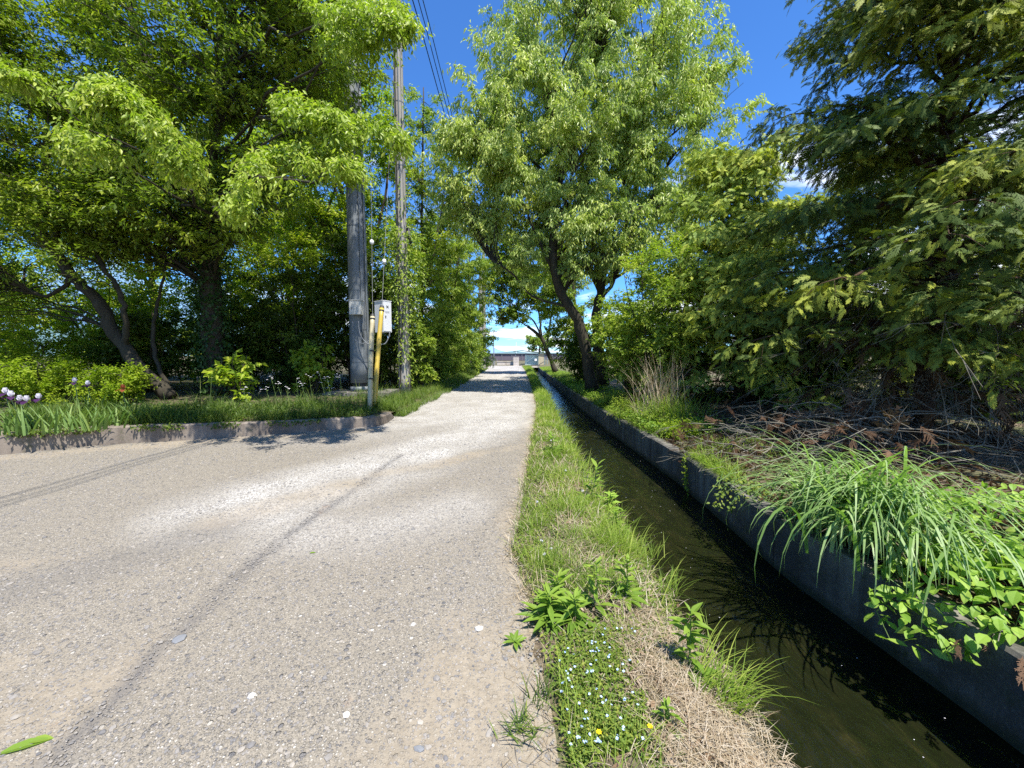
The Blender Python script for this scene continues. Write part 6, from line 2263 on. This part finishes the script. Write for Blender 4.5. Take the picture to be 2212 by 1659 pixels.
        b.leaves(q, d, V(0, 0, 1) + rnd(m) * .38, LL, LL * (.46 + .16 * rng.rand(m)), np.clip(.5 + .28 * rng.randn(m), 0, 1), .16, .22, 'oval')
        b.build('leaves', M[mat], origin=c, parent=r)
        b = MB()
        for k in range(22):
            s = q[rng.randint(m)]
            e = q[np.argsort(np.linalg.norm(q - s, axis=1))[rng.randint(20, 90)]]
            b.tube(np.array([c * .2 + s * .8 - V(0, 0, .03), (s + e) / 2 + rng.randn(3) * .02, e]), [.004, .003, .002], 4)
        b.build('stems', M['stem_green'], origin=c, parent=r)
    vine(3.15, 2.3, .80, .50, 950, 'broad leaved vine spilling over the wall in the near right corner', seed=1)
    vine(3.95, 2.95, .75, .65, 760, 'leafy vine on the bank behind the nearest vine at the right edge', (.055, .09), .42, seed=2)
    vine(2.64, 4.35, .30, .36, 300, 'small leaved creeper on the wall left of the arching grass', (.035, .06), .18, mat='clover', seed=3)
    # heap of dead boughs under the conifer
    c = bank_at(4.9, 5.7)
    r = thing('brush_heap', 'heap of grey bare twigs and rusty dead cypress boughs under the large conifer', 'brush', c)
    tw, dl = MB(), MB()
    n = 150
    a = rng.rand(n) * 6.283
    p0 = np.stack([c[0] + 1.25 * rng.randn(n) * .62, c[1] + .75 * rng.randn(n) * .7, np.zeros(n)], 1)
    p0[:, 0] = np.maximum(p0[:, 0], cr(p0[:, 1]) + .35)
    p0[:, 2] = bank_z(p0[:, 0], p0[:, 1]) + .02 + .55 * rng.rand(n) ** 1.3 * np.clip((p0[:, 0] - 2.8) / 1.5, .1, 1)
    L = .5 + .9 * rng.rand(n)
    d = np.stack([np.cos(a), np.sin(a), .25 + .25 * rng.randn(n)], 1) * L[:, None]
    q = np.linspace(0, 1, 6)[None, :, None]
    P = p0[:, None] + d[:, None] * q + np.array([0, 0, -.45]) * (q ** 2) * L[:, None, None] + rng.randn(n, 6, 3) * .02
    P[:, :, 2] = np.maximum(P[:, :, 2], bank_z(P[:, :, 0], P[:, :, 1]) + .01)
    tw.tubes(P, np.linspace(.008, .002, 6)[None] * (.6 + .8 * rng.rand(n, 1)), 4)
    m = 900
    i = rng.randint(0, n, m)
    k = rng.randint(2, 6, m)
    s0 = P[i, k]
    dd = nrm(nrm(d[i]) * .6 + rnd(m) * .6 - V(0, 0, .3)) * (.10 + .25 * rng.rand(m))[:, None]
    P2 = np.stack([s0, s0 + dd * .5 + rnd(m) * .02, s0 + dd], 1)
    tw.tubes(P2, np.ones((m, 1)) * np.array([[.003, .0022, .0012]]), 3)
    tw.build('twigs', M['twig_dead'], origin=c, parent=r)
    m = 420
    i = rng.randint(0, n, m)
    pp = P[i, rng.randint(1, 6, m)] + rnd(m) * .06
    put_fronds(dl, pp, nrm(nrm(d[i]) + rnd(m) * .7 - V(0, 0, .4)), nrm(rnd(m) + V(0, 0, .6)), .14 + .14 * rng.rand(m), np.clip(rng.beta(1.6, 2, m), 0, 1), .3, FR0)
    dl.build('dead_sprays', M['cypress_dead'], origin=c, parent=r)
    # thin creeper hanging down the wall
    x, y = float(cr(5.75)) - .06, 5.75
    r = thing('hanging_creeper', 'single thin yellow green creeper dangling down the dark canal wall', 'vine', (x, y, .05))
    b = MB()
    P = np.array([V(x + .1, y, .08), V(x - .01, y - .02, .03), V(x - .02, y - .08, -.12), V(x - .02, y - .11, -.27), V(x - .04, y - .2, -.41)])
    P = spline(P, 6)
    b.tube(P, .004, 4)
    b.build('stem', M['stem_green'], origin=(x, y, .05), parent=r)
    b = MB()
    n = 90
    b.leaves(P[rng.randint(3, len(P), n)] + rnd(n) * V(.012, .03, .03), rnd(n) * V(.4, 1, .6) - V(.4, 0, .3), V(-1, -.4, .9) + rnd(n) * .4, .03 + .025 * rng.rand(n), .024, np.clip(.7 + .2 * rng.randn(n), 0, 1), .2, .15)
    b.build('leaves', M['leaf_yellow'], origin=(x, y, .05), parent=r)
    # dry fern-like sprays caught on the wall at the corner
    c = V(2.85, 2.05, .02)
    r = thing('dry_sprays', 'dry brown cypress sprays caught on the wall edge in the right corner', 'dry branch', c)
    b = MB()
    n = 26
    put_fronds(b, c + rnd(n) * V(.16, .12, .02) + V(0, 0, .02), rnd(n) * V(1, 1, .2) - V(.3, .2, .2), V(0, 0, 1) + rnd(n) * .4, .07 + .06 * rng.rand(n), np.clip(.55 + .3 * rng.rand(n), 0, 1), .3, FR, .6)
    b.build('sprays', M['cypress_dead'], origin=c, parent=r)


right_bank()
